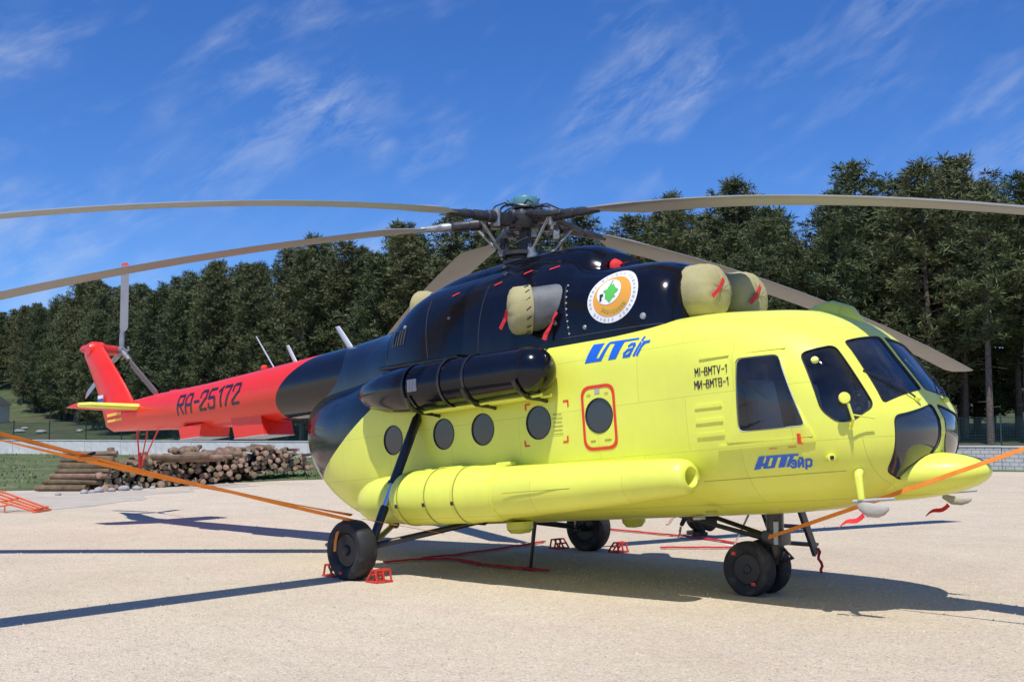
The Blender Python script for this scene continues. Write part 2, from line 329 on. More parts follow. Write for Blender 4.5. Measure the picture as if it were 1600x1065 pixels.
def make_pine(seed, H, Rm, cs, mat):
    rnd = random.Random(seed); sway = [rnd.uniform(-.25, .25), rnd.uniform(-.25, .25)]
    def trunk_at(z): f = z/H; return Vector((sway[0]*math.sin(f*3.0), sway[1]*math.sin(f*2.3+.5)-sway[1]*math.sin(.5), z))
    t = MB(); t.tube([trunk_at(H*k/9)-Vector((0, 0, 0.5 if k == 0 else 0)) for k in range(10)], [0.23*(1-k/9)**0.8+0.02 for k in range(10)], 8)
    c = MB(); ga = rnd.uniform(0, 6); z = H*cs
    def clump(p, r, n):
        """a ball of needle sprays: narrow cards pointing outwards, mostly up and out"""
        for _ in range(n):
            e = Vector((rnd.gauss(0, 1), rnd.gauss(0, 1), rnd.gauss(.30, .50))).normalized(); w = e.cross(Vector((rnd.uniform(-1, 1), rnd.uniform(-1, 1), rnd.uniform(-1, 1)))).normalized()*rnd.uniform(.020, .040)
            q = p+e*r*rnd.uniform(.0, .45); l = r*rnd.uniform(.55, .95)
            c.add([q-w*.6, q+w*.6, q+e*l*.6+w, q+e*l, q+e*l*.6-w], [(0, 1, 2, 3, 4)])
    for k in range(rnd.randint(5, 8)):   # dead stubs below the crown
        zz = H*rnd.uniform(.14, cs); a = rnd.uniform(0, 6.28); p = trunk_at(zz); e = Vector((math.cos(a), math.sin(a), rnd.uniform(-.2, .15))); t.tube([p, p+e*rnd.uniform(.5, 1.6)], [.03, .01], 4)
    lump = [rnd.uniform(.75, 1.25) for _ in range(8)]
    while z < H*0.985:
        f = (z-H*cs)/(H*(1-cs)); prof = (0.42+0.58*min(1, f/0.28))*(1-f)**0.62+0.06
        for _ in range(rnd.choice((4, 5, 5, 6))):
            ga += 2.4+rnd.uniform(-.5, .5); L = Rm*prof*lump[int(ga*8/6.283) % 8]*rnd.choice((.55, .75, .9, 1.0, 1.1, 1.25)); up = rnd.uniform(-.02, .28)+.45*f; p0 = trunk_at(z)
            d = Vector((math.cos(ga), math.sin(ga), up)); pts = [p0, p0+d*L*.5+Vector((0, 0, -.04*L)), p0+d*L+Vector((0, 0, .10*L))]
            if L > .5: t.tube(pts, [.045*(1-f*.6), .028, .01], 4, cap=False)
            nc = max(2, int(L*2.3))
            for q in range(nc):
                g = .34+.66*((q+rnd.uniform(.2, .9))/nc); pp = pts[0].lerp(pts[1], g*2) if g < .5 else pts[1].lerp(pts[2], g*2-1)
                off = Vector((rnd.gauss(0, .22), rnd.gauss(0, .22), rnd.gauss(.05, .06)))*(.5+.4*L); clump(pp+off, rnd.uniform(.36, .62), 34)
        z += rnd.uniform(.42, .72)*(1.0 if f < .6 else .75)
    for k in range(4): clump(trunk_at(H*(.94+.02*k))+Vector((rnd.gauss(0, .15), rnd.gauss(0, .15), 0)), .42-.05*k, 30)
    root = empty('pine_tree'); t.build('trunk', 'pine_bark', root, smooth=True, angle=60); c.build('crown', mat, root, smooth=False); return root
protos = [make_pine(11, 17.2, 3.3, .16, 'needles'), make_pine(12, 16.4, 3.1, .10, 'needles_olive'), make_pine(13, 18.0, 3.5, .30, 'needles'), make_pine(14, 15.2, 3.1, .06, 'needles'),
          make_pine(15, 17.0, 3.6, .18, 'needles_olive'), make_pine(16, 18.2, 3.0, .40, 'needles'), make_pine(17, 16.0, 3.4, .12, 'needles_olive')]
PH = [17.2, 16.4, 18.0, 15.2, 17.0, 18.2, 16.0]
# how high the tree tops stand against the sky, from left to right along the forest
SKYLINE = [(-100, 500), (0, 488), (60, 478), (130, 445), (200, 448), (260, 440), (330, 412), (420, 395), (480, 388), (560, 372), (620, 352), (700, 340), (760, 325), (850, 328), (950, 338), (1000, 345), (1060, 318), (1140, 288), (1200, 326), (1260, 345), (1290, 330), (1340, 270), (1400, 282), (1450, 283), (1500, 255), (1540, 240), (1600, 218), (1700, 205)]
def sky_top(u):
    if u <= SKYLINE[0][0]: return SKYLINE[0][1]
    for (a, b), (c, d) in zip(SKYLINE, SKYLINE[1:]):
        if u <= c: return b+(d-b)*(u-a)/(c-a)
    return SKYLINE[-1][1]
used = [False]*len(protos); FRONT = [(24, 57), (-10, 52.6), (-19.6, 51.8), (-29, 51.0), (-47.5, 45.6), (-61.6, 41.8), (-71.7, 38.8), (-86.7, 36.5), (-105, 43), (-125, 50), (-162, 54), (-205, 52)]
rt = random.Random(5); spots = []
for row in range(6):
    ln_ = resample(FRONT, (76, 76, 64, 56, 46, 40)[row])
    for i, (x, y) in enumerate(ln_):
        off = row*4.2+rt.uniform(-1.3, 1.3); x2 = x-off*0.32+rt.uniform(-1.5, 1.5); y2 = y+off*0.95
        if row == 0 and rt.random() < 0.12: continue
        spots.append((x2, y2, row))
CP2 = Vector((CAM_POS.x, CAM_POS.y)); 
for x, y, row in spots:
    rel = Vector((x, y))-CP2; dep = rel.x*CAM_F.x+rel.y*CAM_F.y; lat = rel.x*CAM_R.x+rel.y*CAM_R.y
    if dep < 20 or abs(lat/dep) > 0.56: continue
    k = rt.choice((1, 3, 3, 6)) if row >= 3 else rt.choice((2, 2, 4, 5, 5)) if x > -34 else rt.choice((0, 1, 1, 3, 3, 4, 6, 6)); o = protos[k] if not used[k] else copy_tree(protos[k]); used[k] = True
    top = 1.7+(681-sky_top(800+1670*lat/dep))*dep/1670; s = max(0.45, min(1.16, (top-hill_z(x, y))/PH[k]*(rt.choice((1.07, 1.02, .97, .91, .84, .76)) if row < 2 else rt.choice((1.03, .97, .92, .86, .80))))); o.location = (x, y, hill_z(x, y)-0.05); o.rotation_euler = (rt.uniform(-.02, .02), rt.uniform(-.02, .02), rt.uniform(0, 6.28)); w_ = max(.70, s) if x > -62 else max(.50, s*.86); o.scale = (w_*rt.uniform(.92, 1.1), w_*rt.uniform(.92, 1.1), s)
    if row == 0: tag(o, 'tall dark green pine standing at the front edge of the forest, next to the fence', 'tree', 'front row of the pine forest')
    else: tag(o, 'pine deeper in the forest, partly hidden behind the front row of pines', 'tree', 'pines deeper in the forest')

# white building glimpsed between the trunks at the left edge
bx = Vector((-130.9, 40.3, 0)); bz = hill_z(bx.x, bx.y)
bh = empty('white_building', (bx.x, bx.y, bz-0.4)); bh.rotation_euler = (0, 0, R_(28)); bh.scale = (.62, .62, .62); tag(bh, 'small pale building on the grass slope at the far left edge, beyond the wall', 'building')
MB().box((0, 0, 2.1), (11, 7, 4.2)).build('wall', 'plaster_white', bh, smooth=False)
MB().add([(-5.9, -3.9, 4.21), (5.9, -3.9, 4.21), (5.9, 3.9, 4.21), (-5.9, 3.9, 4.21), (-5.9, 0, 6.1), (5.9, 0, 6.1)], [(0, 1, 5, 4), (2, 3, 4, 5), (0, 4, 3), (1, 2, 5), (0, 3, 2, 1)]).build('roof', 'roof_tile', bh, smooth=False)
for wx in (-3.6, 0, 3.6):
    f_ = MB().box((wx, -3.52, 2.3), (1.3, 0.06, 1.4), bev=0.01).build('window', 'coping', bh, smooth=False); MB().box((wx, -3.56, 2.3), (1.1, 0.03, 1.2)).build('pane', 'dark_pane', f_, smooth=False)
# ------------------------------------------------------------------ helicopter: body surfaces in its own frame (X forward, Y port, Z up)
def interp(tab, x):
    # smooth monotone-ish cubic through a table of (x, value)
    n=len(tab)
    if x<=tab[0][0]: return tab[0][1]
    if x>=tab[-1][0]: return tab[-1][1]
    for i in range(n-1):
        if x<=tab[i+1][0]: break
    x0,y0=tab[i]; x1,y1=tab[i+1]; h=x1-x0; d=(y1-y0)/h
    def slope(j):
        if j<=0 or j>=n-1: return (tab[1][1]-tab[0][1])/(tab[1][0]-tab[0][0]) if j<=0 else (tab[-1][1]-tab[-2][1])/(tab[-1][0]-tab[-2][0])
        a=(tab[j][1]-tab[j-1][1])/(tab[j][0]-tab[j-1][0]); b=(tab[j+1][1]-tab[j][1])/(tab[j+1][0]-tab[j][0])
        return 0.0 if a*b<=0 else 2*a*b/(a+b)
    m0=slope(i); m1=slope(i+1); t=(x-x0)/h
    return ((2*t**3-3*t*t+1)*y0+(t**3-2*t*t+t)*h*m0+(-2*t**3+3*t*t)*y1+(t**3-t*t)*h*m1)
HULL_W=[(-3.55,.04),(-3.5,.2),(-3.35,.40),(-3.1,.60),(-2.7,.80),(-2.2,.97),(-1.7,1.10),(-1.2,1.20),(-.7,1.245),(0,1.25),(5,1.25)]
HULL_T=[(-3.55,2.25),(-3.45,2.42),(-3.2,2.58),(-2.6,2.68),(-1.5,2.72),(0,2.73),(4.4,2.71),(5.0,2.67),(5.4,2.61),(5.7,2.48),(5.92,2.30),(6.12,2.00),(6.33,1.665),(6.42,1.50),(6.47,1.38)]
HULL_B=[(-3.55,2.0),(-3.45,1.78),(-3.2,1.48),(-2.8,1.16),(-2.3,.85),(-1.8,.66),(-1.2,.56),(-.5,.53),(4.6,.53),(5.3,.555),(5.8,.63),(6.1,.74),(6.3,.90),(6.42,1.10),(6.47,1.26)]
HULL_C=[(-3.55,2.12),(-3.2,2.05),(-2.4,1.85),(-1.2,1.65),(0,1.6),(4.5,1.6),(5.5,1.5),(6.2,1.4),(6.47,1.32)]
HULL_N=[(-3.55,2.2),(-2.0,2.6),(-1.0,3.6),(0,4.8),(4.2,4.8),(5.0,3.3),(5.6,2.5),(6.47,2.2)]
def hull_par(X):
    w=interp(HULL_W,X)
    if X>5.0:
        t=min(1.0,(X-5.0)/1.47); w=1.25*max(0.0,1-t**4)**.4545
    return w,interp(HULL_B,X),interp(HULL_T,X),interp(HULL_C,X),interp(HULL_N,X),2.7
COWL_W=[(-2.9,.42),(-2.2,.58),(-1.5,.74),(-.8,.92),(0,1.05),(1.5,1.08),(3.2,1.08),(3.8,1.04),(4.0,.98)]
COWL_T=[(-2.9,3.31),(-2.2,3.35),(-1.5,3.38),(-1.1,3.41),(-.85,3.49),(-.62,3.65),(-.4,3.76),(0,3.84),(1.5,3.87),(2.1,3.85),(2.4,3.76),(2.65,3.60),(2.9,3.54),(3.7,3.46),(4.0,3.34)]
def cowl_par(X): return interp(COWL_W,X),2.38,interp(COWL_T,X),2.50,interp([(-3,2.6),(-1,2.7),(2.2,2.7),(2.8,3.2),(4,3.2)],X),4.0
HUMP_W=[(-1.3,.06),(-1.0,.20),(-.7,.45),(-.2,.66),(1.2,.70),(2.2,.66),(2.62,.60),(2.75,.52)]
HUMP_T=[(-1.3,3.30),(-1.0,3.36),(-.7,3.55),(-.35,3.82),(.4,3.97),(1.4,3.99),(2.2,3.97),(2.55,3.90),(2.75,3.78)]
def hump_par(X): return interp(HUMP_W,X),3.0,interp(HUMP_T,X),3.25,2.6,3.0
BOOM_R=[(-10.45,.27),(-9.0,.345),(-6.6,.425),(-4,.485),(-2,.53)]
BOOM_Z=[(-10.45,2.94),(-9.0,2.92),(-6.6,2.84),(-4,2.83),(-2,2.84)]
def boom_par(X):
    r=interp(BOOM_R,X);z=interp(BOOM_Z,X);return r,z-r,z+r,z,2.0,2.0
def half_width(par,X,Z):
    w,zb,zt,zc,nt,nb=par(X)
    if Z>=zc: t=(Z-zc)/max(1e-6,zt-zc); n=nt
    else: t=(zc-Z)/max(1e-6,zc-zb); n=nb
    return w*(1-t**n)**(1/n) if t<1 else 0.0
def inside(par,P):
    return abs(P[1])<half_width(par,P[0],P[2])
TH = R_(4.4)
heli = empty('helicopter', (0, 0, 0), (0, -TH, 0))
tag(heli, 'parked yellow, black and red transport helicopter with five drooping rotor blades', 'helicopter')
def to_local(P): return Vector((P[0]*math.cos(TH)+P[2]*math.sin(TH), P[1], -P[0]*math.sin(TH)+P[2]*math.cos(TH)))
def to_world(P): return Vector((P[0]*math.cos(TH)-P[2]*math.sin(TH), P[1], P[0]*math.sin(TH)+P[2]*math.cos(TH)))
def wl(mb): mb.v = [tuple(to_local(v)) for v in mb.v]; return mb     # shapes laid out in the yard's frame

YEL = (0.83, 0.86, 0.110); BLK = (0.0045, 0.0050, 0.0095); RED = (0.82, 0.024, 0.008)
def livery(name, base, other, expr, seams=True):
    """paint with a second colour where expr(tree, x, z) > 0; faint plate waviness, dust and seam lines"""
    m = MK(name, base, 0.40, coat=0.22, var=0.045, vscale=1.3, coat_rough=0.06); t = m.node_tree; b = t.nodes['Principled BSDF']
    tcn = N(t, 'ShaderNodeTexCoord'); s = N(t, 'ShaderNodeSeparateXYZ'); LK(t, tcn.outputs['Object'], s.inputs[0])
    col = b.inputs['Base Color'].links[0].from_socket
    if expr:
        f = MATH(t, 'MULTIPLY', expr(t, s.outputs[0], s.outputs[2]), 160.0, clamp=True)
        mixn = N(t, 'ShaderNodeMix', data_type='RGBA'); LK(t, f, mixn.inputs['Factor']); LK(t, col, mixn.inputs['A']); mixn.inputs['B'].default_value = (*other, 1); col = mixn.outputs['Result']
        LK(t, MATH(t, 'MULTIPLY_ADD', f, -0.22, 0.22), b.inputs['Coat Weight']); LK(t, MATH(t, 'MULTIPLY_ADD', f, -0.26, 0.40), b.inputs['Roughness'])
    dz = N(t, 'ShaderNodeTexNoise', Scale=2.2, Detail=9.0, Roughness=0.7); mp = N(t, 'ShaderNodeMapping'); mp.inputs['Scale'].default_value = (1.6, 1.6, 0.35); LK(t, tcn.outputs['Object'], mp.inputs[0]); LK(t, mp.outputs[0], dz.inputs['Vector'])
    df = RAMP(t, dz.outputs['Fac'], [(0.52, G1(0)), (0.80, G1(0.02 if base == BLK else 0.10))])
    if expr: df = MATH(t, 'MULTIPLY', df, MATH(t, 'MULTIPLY_ADD', f, -0.85, 1.0))
    dm = N(t, 'ShaderNodeMix', data_type='RGBA'); LK(t, df, dm.inputs['Factor']); LK(t, col, dm.inputs['A']); dm.inputs['B'].default_value = (0.30, 0.26, 0.18, 1); LK(t, dm.outputs['Result'], b.inputs['Base Color'])
    # plating: staggered sheet edges with a hairline gap, each sheet a touch different in tone
    mp2 = N(t, 'ShaderNodeMapping'); mp2.inputs['Rotation'].default_value = (R_(90), 0, 0); mp2.inputs['Location'].default_value = (0.37, 0.11, 0); LK(t, tcn.outputs['Object'], mp2.inputs[0])
    br = N(t, 'ShaderNodeTexBrick', Scale=1.0); br.inputs['Brick Width'].default_value = 1.18; br.inputs['Row Height'].default_value = 0.56; br.inputs['Mortar Size'].default_value = 0.0035; br.inputs['Mortar Smooth'].default_value = 0.2
    br.inputs['Color1'].default_value = (1, 1, 1, 1); br.inputs['Color2'].default_value = (0.955, 0.955, 0.965, 1); br.inputs['Mortar'].default_value = (0.76, 0.74, 0.70, 1); LK(t, mp2.outputs[0], br.inputs['Vector'])
    pm_ = N(t, 'ShaderNodeMix', data_type='RGBA', blend_type='MULTIPLY'); pm_.inputs['Factor'].default_value = 1.0; LK(t, dm.outputs['Result'], pm_.inputs['A']); LK(t, br.outputs['Color'], pm_.inputs['B']); LK(t, pm_.outputs['Result'], b.inputs['Base Color'])
    bz = N(t, 'ShaderNodeTexNoise', Scale=2.6, Detail=2.0); LK(t, tcn.outputs['Object'], bz.inputs['Vector'])
    bh_ = MATH(t, 'SUBTRACT', bz.outputs['Fac'], MATH(t, 'MULTIPLY', br.outputs['Fac'], 0.12))
    bn = N(t, 'ShaderNodeBump', Strength=0.14, Distance=0.03); LK(t, bh_, bn.inputs['Height']); LK(t, bn.outputs[0], b.inputs['Normal'])
    if base == BLK: b.inputs['Coat Weight'].default_value = 0.0; b.inputs['Roughness'].links and t.links.remove(b.inputs['Roughness'].links[0]); b.inputs['Roughness'].default_value = 0.14; b.inputs['Specular IOR Level'].default_value = 0.42
    return m
livery('hull_paint', YEL, BLK, lambda t, x, z: MATH(t, 'SUBTRACT', z, MATH(t, 'MULTIPLY_ADD', x, 0.5, 2.55)))
def boom_line(t, x, z):
    q = MATH(t, 'DIVIDE', MATH(t, 'SUBTRACT', z, 2.42), 0.90); q = MATH(t, 'MULTIPLY', MATH(t, 'MULTIPLY', q, q), 1.0)
    return MATH(t, 'SUBTRACT', x, MATH(t, 'ADD', q, -4.25))
livery('boom_paint', RED, BLK, boom_line)
livery('yellow_paint', YEL, YEL, None); livery('black_paint', BLK, BLK, None); livery('red_paint', RED, RED, None)
MK('interior', (0.17, 0.18, 0.175), 0.7); MK('seat_fabric', (0.22, 0.23, 0.24), 0.85); MK('seat_cover', (0.50, 0.51, 0.48), 0.85); MK('panel_black', (0.02, 0.02, 0.022), 0.5)
MK('rubber', (0.018, 0.018, 0.019), 0.75, var=0.25, vscale=8, bump=0.15, bscale=60, dirt=((0.14, 0.12, 0.10), 6, 0.5))
MK('gasket', (0.012, 0.012, 0.013), 0.6); MK('seam', (0.36, 0.34, 0.055), 0.6); MK('seam_dark', (0.055, 0.056, 0.062), 0.5)
MK('decal_blue', (0.015, 0.13, 0.62), 0.35, coat=0.3); MK('decal_black', (0.012, 0.012, 0.03), 0.4); MK('decal_red', (0.78, 0.05, 0.02), 0.4); MK('decal_white', (0.80, 0.80, 0.79), 0.4)
MK('decal_orange', (0.78, 0.36, 0.05), 0.4); MK('decal_green', (0.10, 0.52, 0.09), 0.4); MK('decal_grey', (0.45, 0.47, 0.50), 0.5); MK('decal_yellow', (0.85, 0.66, 0.08), 0.5); MK('flag_blue', (0.02, 0.08, 0.42), 0.4)
MK('steel_dark', (0.035, 0.036, 0.038), 0.45, metal=0.3, var=0.2, dirt=((0.12, 0.10, 0.08), 5, 0.5)); MK('hub_metal', (0.060, 0.060, 0.064), 0.45, metal=0.5, var=0.3, vscale=9, dirt=((0.05, 0.045, 0.04), 6, 0.8))
MK('hub_light', (0.33, 0.35, 0.36), 0.4, metal=0.4, var=0.2, vscale=9, dirt=((0.10, 0.09, 0.08), 8, 0.7)); MK('chrome', (0.70, 0.71, 0.72), 0.12, metal=1.0)
MK('blade_paint', (0.255, 0.250, 0.240), 0.45, var=0.10, vscale=1.2, dirt=((0.21, 0.16, 0.11), 1.5, 0.6)); MK('blade_pale', (0.30, 0.345, 0.36), 0.45, var=0.10, vscale=1.2); MK('tail_blade_paint', (0.25, 0.27, 0.285), 0.4, var=0.1, dirt=((0.25, 0.24, 0.22), 3, 0.5))
MK('teal_paint', (0.10, 0.27, 0.29), 0.35, coat=0.3); MK('antenna_grey', (0.42, 0.46, 0.52), 0.45); MK('exhaust_metal', (0.13, 0.14, 0.145), 0.62, metal=0.1, var=0.25, vscale=6, dirt=((0.10, 0.09, 0.08), 5, 0.6))
MK('canvas', (0.41, 0.365, 0.180), 0.9, var=0.10, vscale=5, bump=0.25, bscale=60, dirt=((0.30, 0.27, 0.13), 3, 0.5)); MK('red_cloth', (0.72, 0.028, 0.035), 0.8, bump=0.3, bscale=30)
MK('gear_black', (0.016, 0.016, 0.018), 0.35, coat=0.3); MK('rim_black', (0.022, 0.022, 0.024), 0.4, metal=0.2)
def glass_material():
    m = bpy.data.materials.new('glass'); m.use_nodes = True; t = m.node_tree; t.nodes.clear()
    o = N(t, 'ShaderNodeOutputMaterial'); tr = N(t, 'ShaderNodeBsdfTransparent', Color=(0.72, 0.75, 0.78, 1)); gl = N(t, 'ShaderNodeBsdfGlossy', Roughness=0.02, Color=(0.85, 0.9, 1.0, 1))
    fr_ = N(t, 'ShaderNodeFresnel', IOR=1.58); mx_ = N(t, 'ShaderNodeMixShader'); LK(t, fr_.outputs[0], mx_.inputs[0]); LK(t, tr.outputs[0], mx_.inputs[1]); LK(t, gl.outputs[0], mx_.inputs[2]); df_ = N(t, 'ShaderNodeBsdfDiffuse', Color=(0.75, 0.78, 0.82, 1)); nz_ = N(t, 'ShaderNodeTexNoise', Scale=3.0, Detail=6.0); LK(t, N(t, 'ShaderNodeTexCoord').outputs['Object'], nz_.inputs['Vector'])
    m2_ = N(t, 'ShaderNodeMixShader'); LK(t, RAMP(t, nz_.outputs['Fac'], [(0.35, G1(0.004)), (0.7, G1(0.030))]), m2_.inputs[0]); LK(t, mx_.outputs[0], m2_.inputs[1]); LK(t, df_.outputs[0], m2_.inputs[2]); LK(t, m2_.outputs[0], o.inputs[0]); MATS['glass'] = m   # sky haze and reflection painted in as a thin, patchy pale film
glass_material()
MK('cabin_glass', (0.030, 0.036, 0.046), 0.08, coat=0.6, var=0.15, vscale=2)

def ring(par, X, n=72):
    w, zb, zt, zc, nt_, nb_ = par(X); out = []
    for k in range(n):
        a = 2*math.pi*k/n; c, s = math.cos(a), math.sin(a); e = nt_ if s >= 0 else nb_
        out.append((X, w*math.copysign(abs(c)**(2/e), c), zc+((zt-zc) if s >= 0 else (zc-zb))*math.copysign(abs(s)**(2/e), s)))
    return out
XS = [-3.55, -3.53, -3.5, -3.45, -3.38, -3.28, -3.15]+[-3.0+0.2*k for k in range(40)]+[5.0+1.47*math.sin(math.pi/2*k/26)**0.85 for k in range(27)]
hull = MB().loft([ring(hull_par, x) for x in XS]).build('fuselage', ['hull_paint', 'interior'], heli, angle=60)

# ---- panes: corner points on the hull, rounded, lying on the curved skin
def round_poly(pts, r, n=6):
    out = []; m = len(pts)
    for i in range(m):
        p0, p, p1 = Vector(pts[i-1]), Vector(pts[i]), Vector(pts[(i+1) % m]); a = (p0-p); b = (p1-p); rr = min(r, a.length*.45, b.length*.45); a = p+a.normalized()*rr; b = p+b.normalized()*rr
        for k in range(n+1):
            f = k/n; out.append(a*(1-f)**2+p*2*f*(1-f)+b*f*f)
    return out
def pane_frame(c3):
    c3 = [Vector(c) for c in c3]; o = sum(c3, Vector())/len(c3); nrm = Vector()
    for i in range(len(c3)): nrm += (c3[i]-o).cross(c3[(i+1) % len(c3)]-o)
    nrm.normalize()
    if nrm.dot(o-Vector((4.2, 0, 1.5))) < 0: nrm = -nrm
    e1 = (c3[1]-c3[0]); e1 = (e1-nrm*e1.dot(nrm)).normalized(); e2 = nrm.cross(e1); return o, nrm, e1, e2
def skin(o, nrm, e1, e2, q, off, par=None):
    par = par or hull_par; base = o+e1*q[0]+e2*q[1]; a, b = 0.45, -0.45; s = a; prev = a
    while s > b:
        if inside(par, base+nrm*s) : break
        prev = s; s -= 0.03
    lo, hi = s, prev
    for _ in range(14):
        mdl = (lo+hi)/2
        if inside(par, base+nrm*mdl): lo = mdl
        else: hi = mdl
    return base+nrm*(hi+off)
cutters = []
def make_pane(name, c3, r, bulge=0.0, mat='glass', gasket=0.007, mirror=True, step=0.07, gmat='gasket', cut=True):
    o, nrm, e1, e2 = pane_frame(c3); poly = round_poly([((Vector(c)-o).dot(e1), (Vector(c)-o).dot(e2)) for c in c3], r)
    # drop near-duplicate points
    pl = [poly[0]]
    for p in poly[1:]:
        if (p-pl[-1]).length > 0.004 and (p-pl[0]).length > 0.004: pl.append(p)
    fine = []
    for a, b in zip(pl, pl[1:]+pl[:1]):
        n = max(1, int((b-a).length/step))
        for k in range(n): fine.append(a.lerp(b, k/n))
    xs = [p.x for p in fine]; ys = [p.y for p in fine]; inner = []
    def within(x, y, mar):
        ins = False; n = len(fine)
        for i in range(n):
            a, b = fine[i], fine[(i+1) % n]
            if (a.y > y) != (b.y > y) and x < (b.x-a.x)*(y-a.y)/(b.y-a.y)+a.x: ins = not ins
        return ins and min(math.hypot(x-p.x, y-p.y) for p in fine) > mar
    x = min(xs)
    while x < max(xs):
        y = min(ys)
        while y < max(ys):
            if within(x, y, step*.6): inner.append(Vector((x, y)))
            y += step
        x += step
    co, ed, fa, _, _, _ = delaunay_2d_cdt([Vector(p) for p in fine]+inner, [(i, (i+1) % len(fine)) for i in range(len(fine))], [], 1, 1e-6)
    rmax = max(p.length for p in fine)
    def put(q, off):
        bl = bulge*max(0, 1-(Vector(q).length/rmax)**2) if bulge else 0
        return skin(o, nrm, e1, e2, q, off+bl)
    for sgn in ((1, -1) if mirror else (1,)):
        fl = lambda v: Vector((v.x, v.y*sgn, v.z))
        pane = MB().add([fl(put(q, -0.010)) for q in co], fa).build(name, mat, heli, angle=80)
        if gasket: 
            loop = [fl(skin(o, nrm, e1, e2, q, 0.001)) for q in fine]; MB().tube(loop+[loop[0]], gasket, 6, cap=False, flat=0.8).build('gasket', gmat, pane, angle=80)
        if cut:
            n = len(fine); top = [fl(o+e1*q.x+e2*q.y+nrm*0.40) for q in fine]; bot = [fl(o+e1*q.x+e2*q.y-nrm*0.32) for q in fine]
            cutters.append(MB().add(top+bot, [tuple(range(n)), tuple(range(n, 2*n))[::-1]]+[(i, (i+1) % n, n+(i+1) % n, n+i) for i in range(n)]).build('cutter', 'interior', smooth=False))
make_pane('windscreen', [(5.90, -.74, 2.18), (5.95, -.055, 2.265), (6.315, -.045, 1.69), (6.26, -.82, 1.54)], 0.05)
make_pane('quarter_window', [(5.61, -1.10, 2.08), (5.86, -.87, 2.14), (6.22, -.92, 1.52), (6.07, -1.08, 1.39), (5.95, -1.15, 1.39), (5.82, -1.19, 1.51)], 0.07)
make_pane('nose_window', [(6.32, -.76, 1.42), (6.40, -.05, 1.54), (6.445, -.05, 1.16), (6.35, -.24, .97), (6.18, -.46, .82), (6.18, -.73, .91)], 0.07, mat='cabin_glass')
make_pane('sliding_window', [(4.985, -1.22, 2.10), (5.41, -1.16, 2.09), (5.66, -1.23, 1.38), (4.955, -1.25, 1.38)], 0.06, bulge=0.05, gmat='decal_grey', gasket=0.008)
def circle_pts(cx, cz, r, n=16): return [(cx+r*math.cos(2*math.pi*k/n), -half_width(hull_par, cx+r*math.cos(2*math.pi*k/n), cz+r*math.sin(2*math.pi*k/n)), cz+r*math.sin(2*math.pi*k/n)) for k in range(n)]
for wx in (-.305, .682, 1.383, 2.302, 3.205): make_pane('cabin_window', circle_pts(wx, 1.705, .195), 0.05, mat='cabin_glass', gasket=0.006)
# cut the openings out of a hollow skin
so = hull.modifiers.new('shell', 'SOLIDIFY'); so.thickness = 0.035; so.offset = -1; so.material_offset = 1
cc = bpy.data.collections.new('cutters')
for c in cutters: cc.objects.link(c); c.parent = heli
bo = hull.modifiers.new('openings', 'BOOLEAN'); bo.operation = 'DIFFERENCE'; bo.operand_type = 'COLLECTION'; bo.collection = cc; bo.solver = 'EXACT'
me = evaluated_mesh(hull); hull.modifiers.clear(); hull.data = me; me.polygons.foreach_set('use_smooth', [True]*len(me.polygons)); me.set_sharp_from_angle(angle=R_(45))
for c in cutters: bpy.data.objects.remove(c)
bpy.data.collections.remove(cc)
print('hull faces', len(me.polygons))

def frame_ring(outer, inner, r1, r2, h, name, mat, parent):
    o, nrm, e1, e2 = pane_frame(outer)
    A = round_poly([((Vector(c)-o).dot(e1), (Vector(c)-o).dot(e2)) for c in outer], r1); B = round_poly([((Vector(c)-o).dot(e1), (Vector(c)-o).dot(e2)) for c in inner], r2)
    for sgn in (1, -1):
        fl = lambda v: Vector((v.x, v.y*sgn, v.z)); n = len(A); vs = []
        for P, off in ((A, -.01), (A, h), (B, h), (B, -.015)): vs += [fl(skin(o, nrm, e1, e2, q, off)) for q in P]
        MB().add(vs, [(L*n+i, L*n+(i+1) % n, (L+1)*n+(i+1) % n, (L+1)*n+i) for L in range(3) for i in range(n)]).build(name, mat, parent, angle=30)
frame_ring([(4.90, -1.21, 2.155), (5.46, -1.12, 2.14), (5.735, -1.21, 1.27), (4.81, -1.24, 1.28)], [(4.975, -1.22, 2.11), (5.415, -1.16, 2.10), (5.67, -1.23, 1.37), (4.945, -1.25, 1.37)], 0.03, 0.06, 0.022, 'window_frame', 'yellow_paint', heli)
def on_side(X, Z, off=0.004, par=None): return Vector((X, -half_width(par or hull_par, X, Z)-off, Z))
def strip(p0, p1, w, off, name, mat, par=None, h=None, sides=(1,), n=14):
    """a raised bar or painted line following the skin from (X,Z) p0 to p1"""
    p0 = Vector(p0); p1 = Vector(p1); d = (p1-p0).normalized(); nn = Vector((-d.y, d.x))*w/2
    for sgn in sides:
        vs = []; fs = []
        for k in range(n+1):
            q = p0.lerp(p1, k/n)
            for s_, oo in ((1, -.01), (1, off), (-1, off), (-1, -.01)):
                r_ = on_side(q.x+nn.x*s_, q.y+nn.y*s_, oo, par); vs.append((r_.x, r_.y*sgn, r_.z))
        for k in range(n): fs += [(k*4+i, k*4+i+1, (k+1)*4+i+1, (k+1)*4+i) for i in range(3)]
        fs += [(0, 1, 2, 3), (n*4, n*4+1, n*4+2, n*4+3)]
        MB().add(vs, fs).build(name, mat, heli, smooth=False)
strip((4.56, 2.165), (5.47, 2.168), 0.03, 0.016, 'window_rail', 'yellow_paint', sides=(1, -1)); strip((4.70, 1.235), (5.74, 1.245), 0.045, 0.018, 'window_rail', 'yellow_paint', sides=(1, -1))
for z in (1.67, 1.52, 1.38): strip((4.47, z), (4.79, z), 0.035, 0.014, 'louvre', 'yellow_paint', n=6)
